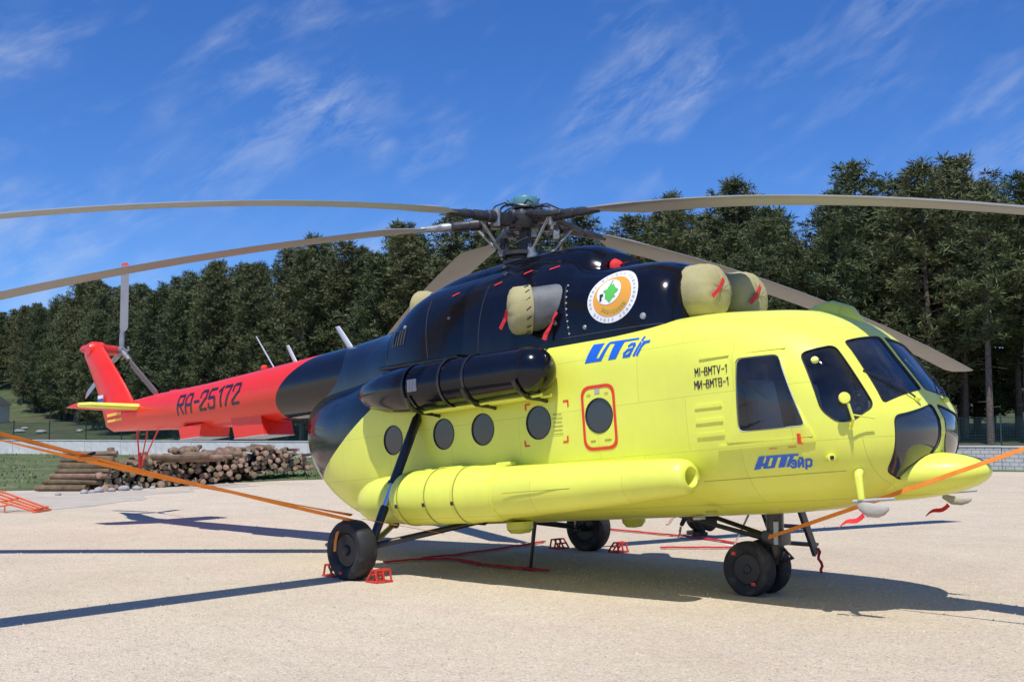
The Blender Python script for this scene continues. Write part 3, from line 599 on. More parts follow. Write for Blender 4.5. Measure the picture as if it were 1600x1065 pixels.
strip((4.40, .915), (5.92, .935), 0.005, 0.002, 'panel_seam', 'seam')

# ---- cockpit interior
MB().box((4.55, 0, 1.60), (0.05, 1.9, 1.6)).build('bulkhead', 'interior', heli, smooth=False)
MB().box((5.2, 0, .82), (1.3, 1.3, 0.05)).build('cockpit_floor', 'interior', heli, smooth=False)
for s in (-1, 1):
    st = MB().box((5.05, .48*s, 1.18), (.46, .46, .14), bev=.05).build('cockpit_seat', 'seat_fabric', heli)
    MB().box((4.82, .48*s, 1.55), (.14, .46, .78), Matrix.Rotation(R_(-8), 3, 'Y'), bev=.06).build('backrest', 'seat_cover', st)
    MB().box((4.78, .48*s, 2.02), (.10, .26, .20), bev=.04).build('headrest', 'seat_fabric', st)
    MB().box((5.05, .48*s, .95), (.3, .3, .32), bev=.02).build('seat_base', 'panel_black', st)
    MB().tube([(5.40, .48*s, .85), (5.42, .48*s, 1.2), (5.36, .48*s, 1.42)], [.018, .016, .022], 8).build('control_stick', 'panel_black', heli)
ip = MB().box((5.98, 0, 1.33), (.18, 1.35, .34), Matrix.Rotation(R_(-12), 3, 'Y'), bev=.03).build('instrument_panel', 'panel_black', heli)
for k in range(7): MB().lathe([(0, .05), (-.02, .05), (-.022, .04)], (5.90, -.54+k*.18, 1.38), (1, 0, .2), 14).build('dial', 'decal_grey', ip)
MB().box((5.45, 0, 2.38), (.5, .6, .06), bev=.02).build('overhead_console', 'panel_black', heli)

# ---- nose radome, cowlings, boom
def pod_par(X):
    t = max(0, (X-5.7)/1.17); w = .50*max(0, 1-t**2.6)**.5; h = .235*max(0, 1-t**3.0)**.5; z = .845+.02*t
    if X < 5.7: f = (X-5.1)/.6; w = .50*f**.6; h = .235*f**.7; z = .80+.045*f
    return max(w, .004), z-max(h, .003), z+max(h, .003), z, 2.2, 2.2
MB().loft([ring(pod_par, x, 40) for x in [5.12, 5.2, 5.35, 5.55]+[5.7+1.17*math.sin(math.pi/2*k/16) for k in range(17)]]).build('nose_radome', 'yellow_paint', heli, angle=60)
XC = [-2.9+.1*k for k in range(70)]
MB().loft([ring(cowl_par, x, 64) for x in XC if x <= 4.001]+[[(4.06, p[1]*.93, 2.5+(p[2]-2.5)*.93) for p in ring(cowl_par, 4.0, 64)]]).build('engine_cowling', 'black_paint', heli, angle=50)
hm = MB().loft([ring(hump_par, -1.3+4.05*k/46, 48) for k in range(47)]).build('gearbox_cowling', 'black_paint', heli, angle=50)
MB().loft([ring(boom_par, -10.45+8.45*k/40, 48) for k in range(41)]).build('tail_boom', 'boom_paint', heli, angle=60)
for s in (-1, 1):   # engine noses that the intakes sit on
    MB().lathe([(0, .40), (.12, .42), (.30, .41), (.42, .36), (.46, .30)], (3.52, .39*s, 3.0), (1, 0, 0), 32).build('engine_nacelle', 'black_paint', heli)
for (a, b) in (((2.72, 2.64), (2.60, 3.30)), ((1.20, 2.66), (1.24, 3.55)), ((.25, 2.66), (.10, 3.55)), ((-.75, 2.70), (-.85, 3.40))): strip(a, b, 0.007, 0.003, 'cowling_seam', 'seam_dark', cowl_par, n=20)
strip((2.62, 2.66), (3.98, 2.64), 0.008, 0.003, 'cowling_seam', 'seam_dark', cowl_par)
for k in range(9): MB().lathe([(0, .012), (.006, .010)], on_side(2.715-.011*k, 2.70+.075*k, .002, cowl_par), (0, -1, .3), 8).build('fastener', 'decal_grey', heli)
for k in range(5): strip((-.62+.075*k, 3.00), (-.60+.075*k, 3.22), 0.03, 0.012, 'cooling_slot', 'seam_dark', cowl_par, n=4)
for x, z in ((.60, 3.55), (1.40, 3.55), (1.86, 3.62), (2.28, 3.60)): strip((x-.055, z-.012), (x+.055, z+.016), 0.018, 0.010, 'latch_marker', 'red_cloth', cowl_par, n=4)
for x, z, w_ in ((-.35, 3.25, .03), (.62, 3.22, .025), (2.95, 2.74, .03), (3.75, 2.75, .04), (2.50, 2.86, .03), (2.42, 2.90, .025)): MB().lathe([(-.01, w_), (.012, w_*.9), (.02, w_*.5)], on_side(x, z, .0, cowl_par), (0, -1, .25), 10).build('latch', 'hub_light', heli)
# blade-shaped roof fairing above the windscreen
MB().loft([[(x, w*math.cos(a)+.14, z0+h*max(0, math.sin(a))) for a in [math.pi*k/12 for k in range(13)]]+[(x, -w*.9+.14, z0-.08), (x, w*.9+.14, z0-.08)] for x, w, h, z0 in ((5.05, .02, .01, 2.66), (5.2, .12, .09, 2.64), (5.4, .16, .15, 2.60), (5.6, .15, .13, 2.53), (5.72, .05, .02, 2.46))]).build('roof_fairing', 'yellow_paint', heli, angle=80)
# ---- side pods: black heater pod above, yellow fuel tank below
def round_loft(st, n=36):
    """st: list of (X, y, z, ry, rz)"""
    return [[(x, y+ry*math.cos(2*math.pi*k/n), z+rz*math.sin(2*math.pi*k/n)) for k in range(n)] for x, y, z, ry, rz in st]
def dome(x0, x1, y, z, r, n=8, flip=False):
    out = []
    for k in range(n+1):
        a = math.pi/2*k/n; f = math.sin(a); out.append((x0+(x1-x0)*f, y, z, max(.004, r*math.cos(a)), max(.004, r*math.cos(a))))
    return out
hp = [(-.86, -1.30, 2.36, .02, .02), (-.80, -1.32, 2.35, .10, .10), (-.55, -1.38, 2.33, .19, .19), (-.1, -1.45, 2.31, .265, .265), (.35, -1.48, 2.30, .295, .295), (1.2, -1.50, 2.29, .295, .295), (1.22, -1.50, 2.29, .285, .285), (2.45, -1.50, 2.28, .285, .285)]+dome(2.46, 2.76, -1.50, 2.28, .285)
pod = MB().loft(round_loft(hp)).build('heater_pod', 'black_paint', heli, angle=50)
for x, r in ((.55, .298), (1.21, .299), (1.62, .289)): MB().lathe([(-.018, r), (-.018, r+.010), (.018, r+.010), (.018, r)], (x, -1.50, 2.292), (1, 0, 0), 36, cap=False).build('band', 'gear_black', pod)
for k in range(6): MB().box((.66+.028*k, -1.79, 2.30), (.012, .02, .15)).build('vent_slat', 'decal_grey', pod, smooth=False)
MB().tube([(.55, -1.52, 1.985), (2.62, -1.52, 1.99)], .02, 8).build('pod_rail', 'yellow_paint', heli); MB().tube([(.55, -1.36, 1.985), (2.62, -1.36, 1.99)], .02, 8).build('pod_rail', 'yellow_paint', heli)
for x in (.62, 1.62, 2.45): MB().tube([(x, -1.20, 1.93), (x, -1.36, 1.96), (x, -1.58, 1.975), (x, -1.74, 2.06), (x, -1.80, 2.16)], .022, 8).build('pod_bracket', 'gear_black', heli)
for x in (-.2, 1.1, 2.3): MB().box((x, -1.24, 2.12), (.12, .14, .10), bev=.01).build('pod_mount', 'gear_black', heli)
MB().box((.45, -1.32, 2.635), (1.5, .26, .05), Matrix.Rotation(R_(1), 3, 'Y'), bev=.015).build('pod_fairing', 'black_paint', heli)
for sg in (-1, 1):
    Y = 1.53*sg
    tk = [(.20, Y, .925, .01, .01), (.205, Y, .925, .16, .16), (.225, Y, .925, .25, .25), (.26, Y, .925, .305, .305), (.31, Y, .93, .328, .328), (.36, Y, .93, .335, .335)]
    Y2 = 1.37*sg; MB().loft(round_loft([(-.80, Y2, .91, .01, .01), (-.77, Y2, .91, .13, .13), (-.70, Y2, .915, .21, .21), (-.58, Y2, .92, .265, .265), (-.42, Y2, .925, .295, .295), (-.25, Y2, .93, .305, .305), (.18, Y2, .93, .305, .305), (.19, Y2, .93, .2, .2)])).build('tank_tail', 'yellow_paint', heli, angle=40)
    tank = MB().loft(round_loft(tk+[(1.55, Y, .93, .335, .335), (1.56, Y, .93, .328, .328), (1.9, Y, .93, .328, .328), (1.96, Y-.01*sg, .93, .305, .305), (2.0, Y-.01*sg, .93, .302, .302)])).build('fuel_tank', 'yellow_paint', heli, angle=40)
    for x in (.42, .92, 1.42):
        MB().lathe([(-.022, .334), (-.022, .343), (.022, .343), (.022, .334)], (x, Y, .929), (1, 0, 0), 40, cap=False).build('tank_strap', 'yellow_paint', tank)
        MB().lathe([(-.006, .342), (-.006, .3445), (.006, .3445), (.006, .342)], (x+.026, Y, .929), (1, 0, 0), 40, cap=False).build('tank_seam', 'seam', tank)
        MB().box((x, Y+.345*sg*.93, .86), (.05, .03, .085), bev=.006).build('strap_buckle', 'steel_dark', tank)
    MB().box((.95, 1.36*sg, 1.262), (.40, .14, .05), bev=.02).build('filler_cap', 'yellow_paint', tank); MB().box((1.85, 1.36*sg, 1.262), (.22, .12, .045), bev=.02).build('filler_cap', 'yellow_paint', tank); MB().box((.52, 1.36*sg, 1.26), (.14, .12, .04), bev=.015).build('filler_cap', 'yellow_paint', tank)
    # forward fairing, slimmer, with an air scoop in its blunt nose
    fp = [(1.99, Y-.015*sg, .93, .298, .298), (2.4, Y-.03*sg, .935, .290, .288), (3.0, 1.475*sg, .945, .270, .262), (3.6, 1.43*sg, .955, .245, .232), (4.1, 1.39*sg, .965, .220, .205), (4.28, 1.375*sg, .97, .210, .196), (4.38, 1.37*sg, .97, .190, .176), (4.425, 1.365*sg, .97, .150, .138), (4.43, 1.365*sg, .97, .110, .102), (4.40, 1.365*sg, .97, .095, .088), (4.26, 1.365*sg, .97, .085, .08)]
    fa_ = MB().loft(round_loft(fp)).build('tank_fairing', 'yellow_paint', heli, angle=45)
    yo = 1.535*sg
    MB().tube([(2.2, yo+.286*sg, .92), (2.7, 1.50*sg+.277*sg, .925), (3.12, 1.465*sg+.264*sg, .93)], .004, 5).build('panel_seam', 'seam', fa_)
    for z, zz in ((.60, 1.0), (1.30, 1.22)):  # saddle that joins tank and body
        pass
    MB().box((2.75, 1.25*sg, .95), (2.7, .22, .36), bev=.08).build('tank_saddle', 'yellow_paint', heli); MB().box((.75, 1.22*sg, .93), (1.3, .20, .40), bev=.08).build('tank_saddle', 'yellow_paint', heli)
MB().lathe([(0, .17), (.09, .165), (.14, .12), (.15, .02)], (1.25, -.55, .56), (0, 0, -1), 24).build('belly_fairing', 'yellow_paint', heli)
MB().lathe([(0, .16), (.10, .15), (.16, .10), (.17, .02)], (2.05, .75, .56), (0, 0, -1), 24).build('belly_fairing', 'yellow_paint', heli)
MB().box((3.9, -.5, .525), (.10, .10, .03), bev=.01).build('drain_plate', 'decal_grey', heli); MB().box((4.30, -.86, .60), (.12, .06, .03), bev=.01).build('drain_plate', 'seam', heli)

# ---- landing gear (laid out in the yard frame, tyres on the ground)
def wheel(cx, cy, r, wd, hubs, name):
    t = []; n = 48; prof = [(-wd*.30, r*.56), (-wd*.42, r*.64), (-wd*.49, r*.78), (-wd*.46, r*.90), (-wd*.36, r*.965), (-wd*.18, r*.995), (0, r), (wd*.18, r*.995), (wd*.36, r*.965), (wd*.46, r*.90), (wd*.49, r*.78), (wd*.42, r*.64), (wd*.30, r*.56)]
    mb = MB().lathe(prof, (cx, cy, r-.012), (0, 1, 0), n, cap=False)
    mb.v = [(x, y+(0 if z > .05 else .012*math.copysign(1, y-cy)), max(z, .001)) for x, y, z in mb.v]
    ty = wl(mb).build(name, 'rubber', heli)
    for s in (-1, 1):
        rim = wl(MB().lathe([(wd*.30, r*.565), (wd*.33, r*.54), (wd*.20, r*.48), (wd*.14, r*.30), (wd*.20, r*.20), (wd*.36, r*.17), (wd*.40, r*.10), (wd*.41, .005)], (cx, cy, r-.012), (0, s, 0), 32)).build('rim', 'rim_black', ty)
        for k in range(8):
            a = k*math.pi/4; wl(MB().lathe([(wd*.14, r*.045), (wd*.19, r*.045), (wd*.195, r*.02)], (cx+r*.38*math.cos(a), cy, r-.012+r*.38*math.sin(a)), (0, s, 0), 8)).build('bolt', 'hub_metal', ty)
    return ty
nw = wheel(0, -2.255, .365, .28, True, 'main_wheel'); fw = wheel(0, 2.255, .365, .28, True, 'main_wheel')
for ty in (nw, ): wl(MB().box((-.03, -2.402, .085), (.05, .012, .035), bev=.004)).build('slip_mark', 'decal_red', ty, smooth=False)
for y in (-.165, .165):
    ty = wheel(4.258, y, .297, .185, True, 'nose_wheel')
    for dx, dz in ((-.14, .16), (.10, -.15)): wl(MB().box((4.258+dx, y-.088, .285+dz), (.05, .012, .035), bev=.004)).build('slip_mark', 'decal_red', ty, smooth=False)
for s in (-1, 1):
    top = to_world((.24, 1.25*s, 2.02)); low = Vector((.03, 1.98*s, .40)); d = low-top
    P = lambda f: top+d*f
    sk = wl(MB().tube([P(0), P(.04), P(.05), P(.55)], [.03, .05, .062, .062], 16)).build('shock_strut', 'gear_black', heli)
    wl(MB().tube([P(.54), P(.56)], .075, 16)).build('gland', 'gear_black', sk); wl(MB().tube([P(.55), P(.74)], .040, 16)).build('piston', 'chrome', sk); wl(MB().tube([P(.72), P(.74), P(1.0)], [.05, .058, .052], 16)).build('lower_strut', 'gear_black', sk)
    wl(MB().tube([P(.20)+Vector((.07, 0, 0)), P(.50)+Vector((.07, 0, 0))], .016, 8)).build('hose', 'rubber', sk)
    ax = Vector((0, 2.05*s, .355)); wl(MB().tube([Vector((0, 2.12*s, .352)), Vector((0, 1.95*s, .37))], .06, 14)).build('axle', 'gear_black', heli)
    a1 = to_world((.95, .92*s, .60)); a2 = to_world((-.75, .92*s, .60))
    for q in (a1, a2): wl(MB().tube([Vector((0, 1.98*s, .37)), q], [.042, .036], 12)).build('axle_strut', 'gear_black', heli); wl(MB().lathe([(-.05, .055), (.05, .055)], q, (1, 0, 0), 12)).build('pivot', 'gear_black', heli)
    wl(MB().tube([Vector((0, 1.97*s, .42)), Vector((0, 1.99*s, .36)), Vector((.03, 2.0*s, .30))], .05, 10)).build('knuckle', 'gear_black', heli)
ng = wl(MB().tube([to_world((4.56, 0, .75)), Vector((4.49, 0, .46)), Vector((4.47, 0, .40)), Vector((4.258, 0, .285))], [.095, .09, .085, .06], 16)).build('nose_strut', 'gear_black', heli)
wl(MB().tube([(4.258, -.16, .285), (4.258, .16, .285)], .045, 12)).build('axle', 'gear_black', ng); wl(MB().box((4.50, 0, .62), (.24, .22, .16), bev=.03)).build('steering_collar', 'gear_black', ng)
for s in (-1, 1): wl(MB().tube([(4.46, .07*s, .60), to_world((3.45, .24*s, .56))], .026, 10)).build('drag_brace', 'gear_black', ng)
wl(MB().tube([(4.55, .02, .52), (4.68, .02, .42), (4.40, .02, .30)], .022, 8)).build('torque_link', 'gear_black', ng); wl(MB().tube([(4.56, -.11, .80), (4.56, -.11, .56)], .028, 10)).build('damper', 'decal_grey', ng)

# ---- main rotor
HX, HZ = .807, 4.62
mast = wl(MB().lathe([(0, .16), (.10, .14), (.14, .09), (.95, .085)], (HX, 0, 3.72), (0, 0, 1), 24)).build('rotor_mast', 'hub_metal', heli)
sw = wl(MB().lathe([(0, .20), (.02, .30), (.07, .30), (.09, .22), (.12, .22), (.13, .33), (.18, .33), (.20, .14)], (HX, 0, 4.00), (0, 0, 1), 32)).build('swashplate', 'hub_metal', heli)
hb = wl(MB().lathe([(-.14, .10), (-.12, .20), (-.02, .25), (.06, .25), (.12, .19), (.16, .13), (.20, .13)], (HX, 0, HZ), (0, 0, 1), 32)).build('rotor_hub', 'hub_metal', heli)
dr = wl(MB().lathe([(0, .10), (.0, .16), (.02, .172), (.13, .172), (.145, .165), (.165, .12), (.17, .02)], (HX, 0, HZ+.175), (0, 0, 1), 32)).build('fluid_tank', 'teal_paint', hb)
wl(MB().lathe([(0, .177), (.03, .177)], (HX, 0, HZ+.16), (0, 0, 1), 32)).build('tank_collar', 'gear_black', hb)
wl(MB().tube([(HX+.34*math.cos(a), .34*math.sin(a), HZ+.155+.02*math.sin(3*a)) for a in [2*math.pi*k/30 for k in range(31)]], .016, 6, cap=False)).build('hose_ring', 'gear_black', hb)
for k in range(10):
    q = 2*math.pi*k/10+.2; wl(MB().lathe([(0, .022), (.035, .022), (.04, .012)], (HX+.20*math.cos(q), .20*math.sin(q), HZ+.09), (0, 0, 1), 8)).build('hub_bolt', 'hub_light', hb)
for k in range(5):
    q = R_(20+72*k); wl(MB().tube([(HX+.17*math.cos(q), .17*math.sin(q), HZ+.20), (HX+.30*math.cos(q+.2), .30*math.sin(q+.2), HZ+.23), (HX+.46*math.cos(q+.3), .46*math.sin(q+.3), HZ+.16), (HX+.52*math.cos(q+.3), .52*math.sin(q+.3), HZ+.08)], .011, 6)).build('fluid_hose', 'rubber', hb)
for k in range(6):
    q = R_(10+60*k); wl(MB().tube([(HX+.26*math.cos(q), .26*math.sin(q), 3.83), (HX+.27*math.cos(q+.1), .27*math.sin(q+.1), 4.02)], .02, 8)).build('control_rod', 'hub_light' if k % 2 else 'hub_metal', heli)
wl(MB().tube([(HX-.30, -.25, 4.22), (HX-.12, -.30, 4.30), (HX+.10, -.30, 4.26), (HX+.26, -.22, 4.34)], .016, 6)).build('wire_loom', 'rubber', heli)
wl(MB().box((HX+.28, -.16, 4.06), (.12, .10, .16), bev=.02)).build('scissor_link', 'hub_light', heli); wl(MB().box((HX-.30, -.10, 4.30), (.09, .09, .22), bev=.02)).build('scissor_link', 'hub_metal', heli)
hr = random.Random(8)
for k in range(22):
    q = hr.uniform(0, 6.28); r_ = hr.uniform(.16, .50); z_ = hr.uniform(HZ-.20, HZ+.10); p_ = Vector((HX+r_*math.cos(q), r_*math.sin(q), z_))
    if k % 2: wl(MB().box(p_, (hr.uniform(.04, .10), hr.uniform(.04, .09), hr.uniform(.05, .12)), Matrix.Rotation(q, 3, 'Z'), bev=.010)).build('hinge_lug', 'hub_metal' if k % 4 == 1 else 'hub_light', hb)
    else: wl(MB().tube([p_, p_+Vector((hr.uniform(-.16, .16), hr.uniform(-.16, .16), hr.uniform(-.05, .05)))], hr.uniform(.014, .032), 8)).build('hinge_pin', 'hub_metal' if k % 4 else 'rubber', hb)
for k in range(12):
    q = hr.uniform(0, 6.28); r_ = hr.uniform(.14, .34); p_ = Vector((HX+r_*math.cos(q), r_*math.sin(q), 3.92))
    wl(MB().tube([p_, p_+Vector((hr.uniform(-.08, .08), hr.uniform(-.08, .08), hr.uniform(.15, .42)))], hr.uniform(.012, .028), 8)).build('control_rod', ('hub_metal', 'hub_light', 'rubber')[k % 3], heli)
for s_ in ((.20, -.20), (-.22, -.12), (-.02, .26)):
    wl(MB().tube([(HX+s_[0], s_[1], 3.80), (HX+s_[0]*1.1, s_[1]*1.1, 4.02)], .05, 12)).build('hydraulic_actuator', 'hub_light', heli)
wl(MB().box((HX+.02, 0, 3.78), (.70, .64, .14), bev=.05)).build('mast_base', 'steel_dark', heli)
BL = {'A': (270.0, -.040, 1.65), 'B': (218.5, -.050, 1.15), 'C': (-7.0, -.028, 1.95), 'D': (79.7, -.036, 1.27), 'E': (152.0, -.050, 1.10)}
def blade_pt(az, s, q, r): a = R_(az); return Vector((HX+r*math.cos(a), r*math.sin(a), HZ+s*r-q*(r/10.6)**2))
FOIL = [(1.0, 0.0), (.75, .032), (.45, .062), (.20, .062), (.05, .036), (.0, .0), (.05, -.022), (.20, -.035), (.45, -.036), (.75, -.018)]
for key, (az, s, q) in BL.items():
    a = R_(az); rad = Vector((math.cos(a), math.sin(a), 0)); tan = Vector((math.sin(a), -math.cos(a), 0)); P = lambda r: blade_pt(az, s, q, r)
    rs = [1.35, 1.42, 1.6, 1.85]+[2.2+.5*k for k in range(17)]+[10.45, 10.6]; rings = []
    for r in rs:
        c = P(r); ch = .52 if r > 1.8 else .24+.28*smooth01((r-1.35)/.5); ch = ch if r < 10.5 else .44; pit = R_(4.5-.35*r); up = Vector((0, 0, 1)); th = 1.0 if r > 1.9 else 1.6
        rings.append([c+tan*(.14*.52/.14*.28 if False else (.13-u*ch))*math.cos(pit)+up*((.13-u*ch)*math.sin(pit)+t_*ch*th) for u, t_ in FOIL])
    bd = wl(MB().loft(rings)).build('rotor_blade', 'blade_pale' if key == 'A' else 'blade_paint', heli, angle=40)  # blade A gets a paler, bluer colour than the other blades
    arm = wl(MB().tube([Vector((HX, 0, HZ))+rad*.20, P(.36)], [.07, .06], 12)).build('hub_arm', 'hub_metal', heli)
    wl(MB().box(P(.40), (.13, .17, .15), Matrix.Rotation(a, 3, 'Z'), bev=.025)).build('flap_hinge', 'hub_metal', arm)
    wl(MB().tube([P(.55)-Vector((0, 0, .11)), P(.55)+Vector((0, 0, .11))], .05, 12)).build('drag_hinge', 'hub_light' if key in 'AC' else 'hub_metal', arm)
    wl(MB().tube([P(.58), P(.62), P(.74), P(.75), P(.96), P(1.0)], [.05, .082, .082, .070, .070, .055], 16)).build('feathering_barrel', 'hub_metal', arm)
    wl(MB().tube([P(1.0), P(1.04), P(1.16), P(1.20), P(1.42)], [.05, .062, .062, .05, .042], 12)).build('blade_grip', 'hub_light' if key in 'B' else 'hub_metal', arm)
    dv = tan*.20; wl(MB().tube([P(.26)+dv+Vector((0, 0, .05)), P(.36)+dv+Vector((0, 0, .05)), P(.66)+dv*.9, P(.86)+dv*.6], [.025, .048, .048, .02], 12)).build('drag_damper', 'hub_metal', arm)
    hn = tan*.17; wl(MB().tube([P(.72), P(.72)+hn], .03, 8)).build('pitch_horn', 'hub_metal', arm); lk = Vector((HX, 0, 4.16))+rad*.30+tan*.14
    wl(MB().tube([lk, P(.70)+hn], .019, 8)).build('pitch_link', 'hub_light', arm); wl(MB().box(lk, (.07, .07, .09), bev=.015)).build('link_end', 'hub_light', arm)

# ---- tail: fin, tail rotor, stabiliser, skid, antennas
def fin_ring(xf, xr, z, th, n=28):
    out = []
    for k in range(n):
        a = 2*math.pi*k/n; c = math.cos(a); u = .5+.5*c; x = xr+(xf-xr)*u; y = th/2*math.sin(a)*(.55+.45*min(1, (1.05-u)*2.2)); out.append((x, y, z-(x-xf)*.0))
    return out
fin = MB().loft([fin_ring(-9.9, -10.72, 2.68, .10), fin_ring(-9.55, -10.95, 2.80, .42), fin_ring(-9.60, -11.08, 3.05, .42), fin_ring(-9.88, -11.18, 3.25, .36), fin_ring(-10.20, -11.40, 3.6, .31), fin_ring(-10.62, -11.68, 4.0, .29), fin_ring(-11.05, -11.98, 4.40, .28), fin_ring(-11.22, -12.02, 4.55, .24), fin_ring(-11.35, -11.9, 4.62, .12)]).build('tail_fin', 'red_paint', heli, angle=50)
TRH = Vector((-11.567, .60, 4.541))
gb = MB().lathe([(-.25, .02), (-.24, .12), (-.15, .17), (.05, .17), (.12, .12), (.38, .105), (.40, .09)], (-11.567, .08, 4.53), (0, 1, 0), 24).build('tail_gearbox', 'red_paint', heli)
MB().tube([(-11.6, 0, 4.56), (-12.05, -.02, 4.60), (-12.16, -.02, 4.60)], [.13, .085, .05], 14).build('gearbox_fairing', 'red_paint', gb)
th_ = MB().lathe([(-.10, .05), (-.08, .085), (.04, .085), (.06, .05), (.12, .04)], TRH, (0, 1, 0), 18).build('tail_rotor_hub', 'hub_light', heli)
for deg in (91, -31, 210):
    a = R_(deg)+TH*0; d = Vector((math.cos(a-TH), 0, math.sin(a-TH))); t_ = Vector((-d.z, 0, d.x)); rings = []
    for r in (.42, .5, .62, 1.0, 1.5, 1.90): ch = .13 if r < .45 else .235; rings.append([TRH+d*r+t_*(.30*ch*1.0-u*ch)*.94+Vector((0, 1, 0))*(-(.3*ch-u*ch)*.34+q*ch*1.1) for u, q in FOIL])
    b_ = MB().loft(rings).build('tail_rotor_blade', 'tail_blade_paint', heli, angle=40)
    rings = []
    for r in (1.90, 1.93, 1.95): ch = .235 if r < 1.93 else .18; rings.append([TRH+d*r+t_*(.30*ch-u*ch)*.94+Vector((0, 1, 0))*(-(.3*ch-u*ch)*.34+q*ch*1.1) for u, q in FOIL])
    MB().loft(rings).build('blade_tip', 'decal_red', b_, angle=40)
    MB().tube([TRH+d*.06, TRH+d*.24, TRH+d*.44], [.05, .06, .045], 10).build('blade_cuff', 'hub_light', b_); MB().tube([TRH+d*.2+t_*.10+Vector((0, .05, 0)), TRH+t_*.10+Vector((0, .12, 0))], .018, 6).build('pitch_arm', 'hub_light', b_)
for s in (-1, 1):   # stabiliser: yellow leading edge, red skin
    rg = [];  r2 = []
    for f in (0, .3, .6, .85, .97, 1.0):
        y = (.22+1.14*f)*s; ch = 1.0-.22*f; ch = ch if f < .9 else (.66 if f < .99 else .45); xl = -8.98-.28*f-(0 if f < .9 else .10)
        rg.append([Vector((xl-.16*ch, y, 3.03+.06*f))+Vector((-(u)*ch*.84, 0, (t_ if u > .0 else 0)*ch*1.25)) for u, t_ in [(1, 0), (.6, .04), (.2, .058), (0, .056), (0, -.05), (.2, -.05), (.6, -.03)]])
        r2.append([Vector((xl-u*ch*.16, y, 3.03+.06*f+t_*ch)) for u, t_ in [(1, .069), (.6, .066), (.25, .050), (.0, .0), (.25, -.044), (.6, -.058), (1, -.062)]])
    sb = MB().loft(rg).build('stabiliser', 'red_paint', heli, angle=40); le = MB().loft(r2).build('leading_edge', 'yellow_paint', sb, angle=50)
for p, r in (((-9.74, .0, 2.68), .016), ((-9.60, .16, 2.64), .013), ((-8.85, 0, 2.60), .014)): MB().tube([p, (-9.66, .02, 1.86)], r, 8).build('tail_skid_strut', 'red_paint', heli)
MB().tube([(-9.68, .02, 2.18), (-9.66, .02, 1.84)], .03, 10).build('tail_skid', 'red_paint', heli); MB().box((-9.66, .02, 1.83), (.16, .09, .03), bev=.01).build('skid_shoe', 'steel_dark', heli)
for x0, x1, zb, taper in ((-7.50, -6.85, 2.28, .02), (-5.72, -4.95, 2.15, .20)):   # radar and antenna boxes under the boom
    n_ = 1.0; MB().add([(x0-.06, -.30, 2.50), (x1+.10, -.30, 2.50), (x1+.10, .30, 2.50), (x0-.06, .30, 2.50), (x0+taper*.3, -.30, zb), (x1+taper, -.30, zb), (x1+taper, .30, zb), (x0+taper*.3, .30, zb)], [(0, 1, 2, 3), (4, 7, 6, 5), (0, 4, 5, 1), (1, 5, 6, 2), (2, 6, 7, 3), (3, 7, 4, 0)]).build('radar_box', 'red_paint', heli, smooth=False)
    MB().box(((x0+x1)/2+taper*.65, 0, zb-.008), (x1-x0+taper*.7+.02, .62, .014), bev=.004).build('box_plate', 'antenna_grey', heli, smooth=False)
for k in range(5): MB().tube([(-4.75+.05*k, -.12+.06*k, 2.42), (-4.2, -.14+.05*k, 2.34+.035*k), (-3.45, -.18+.07*k, 2.30+.06*k)], .016, 6).build('exposed_cable', 'rubber', heli)
for (b0, t0, w, name) in (((-4.86, 0, 3.30), (-5.38, 0, 3.92), .022, 'whip'), ((-4.20, 0, 3.28), (-4.44, 0, 3.63), .055, 'blade'), ((-2.72, 0, 3.34), (-3.05, 0, 3.74), .075, 'blade')):
    b0, t0 = Vector(b0), Vector(t0); MB().loft([[c_+Vector((w_*math.cos(q)*1.0, .30*w_*math.sin(q)+.004*math.sin(q), 0)) for q in [2*math.pi*k/12 for k in range(12)]] for c_, w_ in ((b0, w), (b0.lerp(t0, .6), w*.9), (t0, w*.75))]).build('antenna', 'antenna_grey', heli, angle=50)
MB().lathe([(0, .06), (.04, .06), (.07, .03)], (-5.15, 0, 3.31), (0, 0, 1), 14).build('beacon', 'decal_red', heli); MB().box((-8.2, 0, 3.26), (.22, .12, .05), bev=.015).build('boom_hatch', 'red_paint', heli)

# ---- front fittings: mirror, wipers, lamp, pitot mast
mr = MB().tube([(6.06, -1.10, 1.33), (6.12, -1.17, 1.40), (6.10, -1.20, 1.55)], .014, 8).build('mirror_arm', 'yellow_paint', heli); MB().tube([(6.25, -1.0, 1.40), (6.12, -1.17, 1.44)], .008, 6).build('mirror_stay', 'yellow_paint', mr)
MB().lathe([(-.02, .01), (-.015, .045), (.0, .055), (.015, .05), (.02, .02)], (6.08, -1.22, 1.60), (.55, -.75, .1), 20).build('mirror', 'yellow_paint', mr)
MB().lathe([(-.01, .035), (.004, .038), (.008, .02)], (5.745, -1.07, 2.0), (.45, -.82, .30), 16).build('window_vent', 'yellow_paint', heli)
def front_pt(y, Z, off=.02):
    lo, hi = 5.0, 6.469
    for _ in range(30):
        m_ = (lo+hi)/2
        if inside(hull_par, (m_, y, Z)): lo = m_
        else: hi = m_
    return Vector((lo+off, y, Z))
for sg in (-1, 1):
    w0 = front_pt(.34*sg, 1.585, .03); MB().tube([w0, front_pt(.45*sg, 1.66, .035), front_pt(.60*sg, 1.74, .025)], .009, 6).build('wiper_arm', 'gear_black', heli); MB().tube([front_pt((.40+.07*k)*sg, 1.66+.035*k, .014) for k in range(7)], .008, 6).build('wiper_blade', 'gear_black', heli)
    MB().lathe([(-.02, .03), (.02, .03), (.03, .015)], w0, (1, 0, .6), 10).build('wiper_pivot', 'yellow_paint', heli)
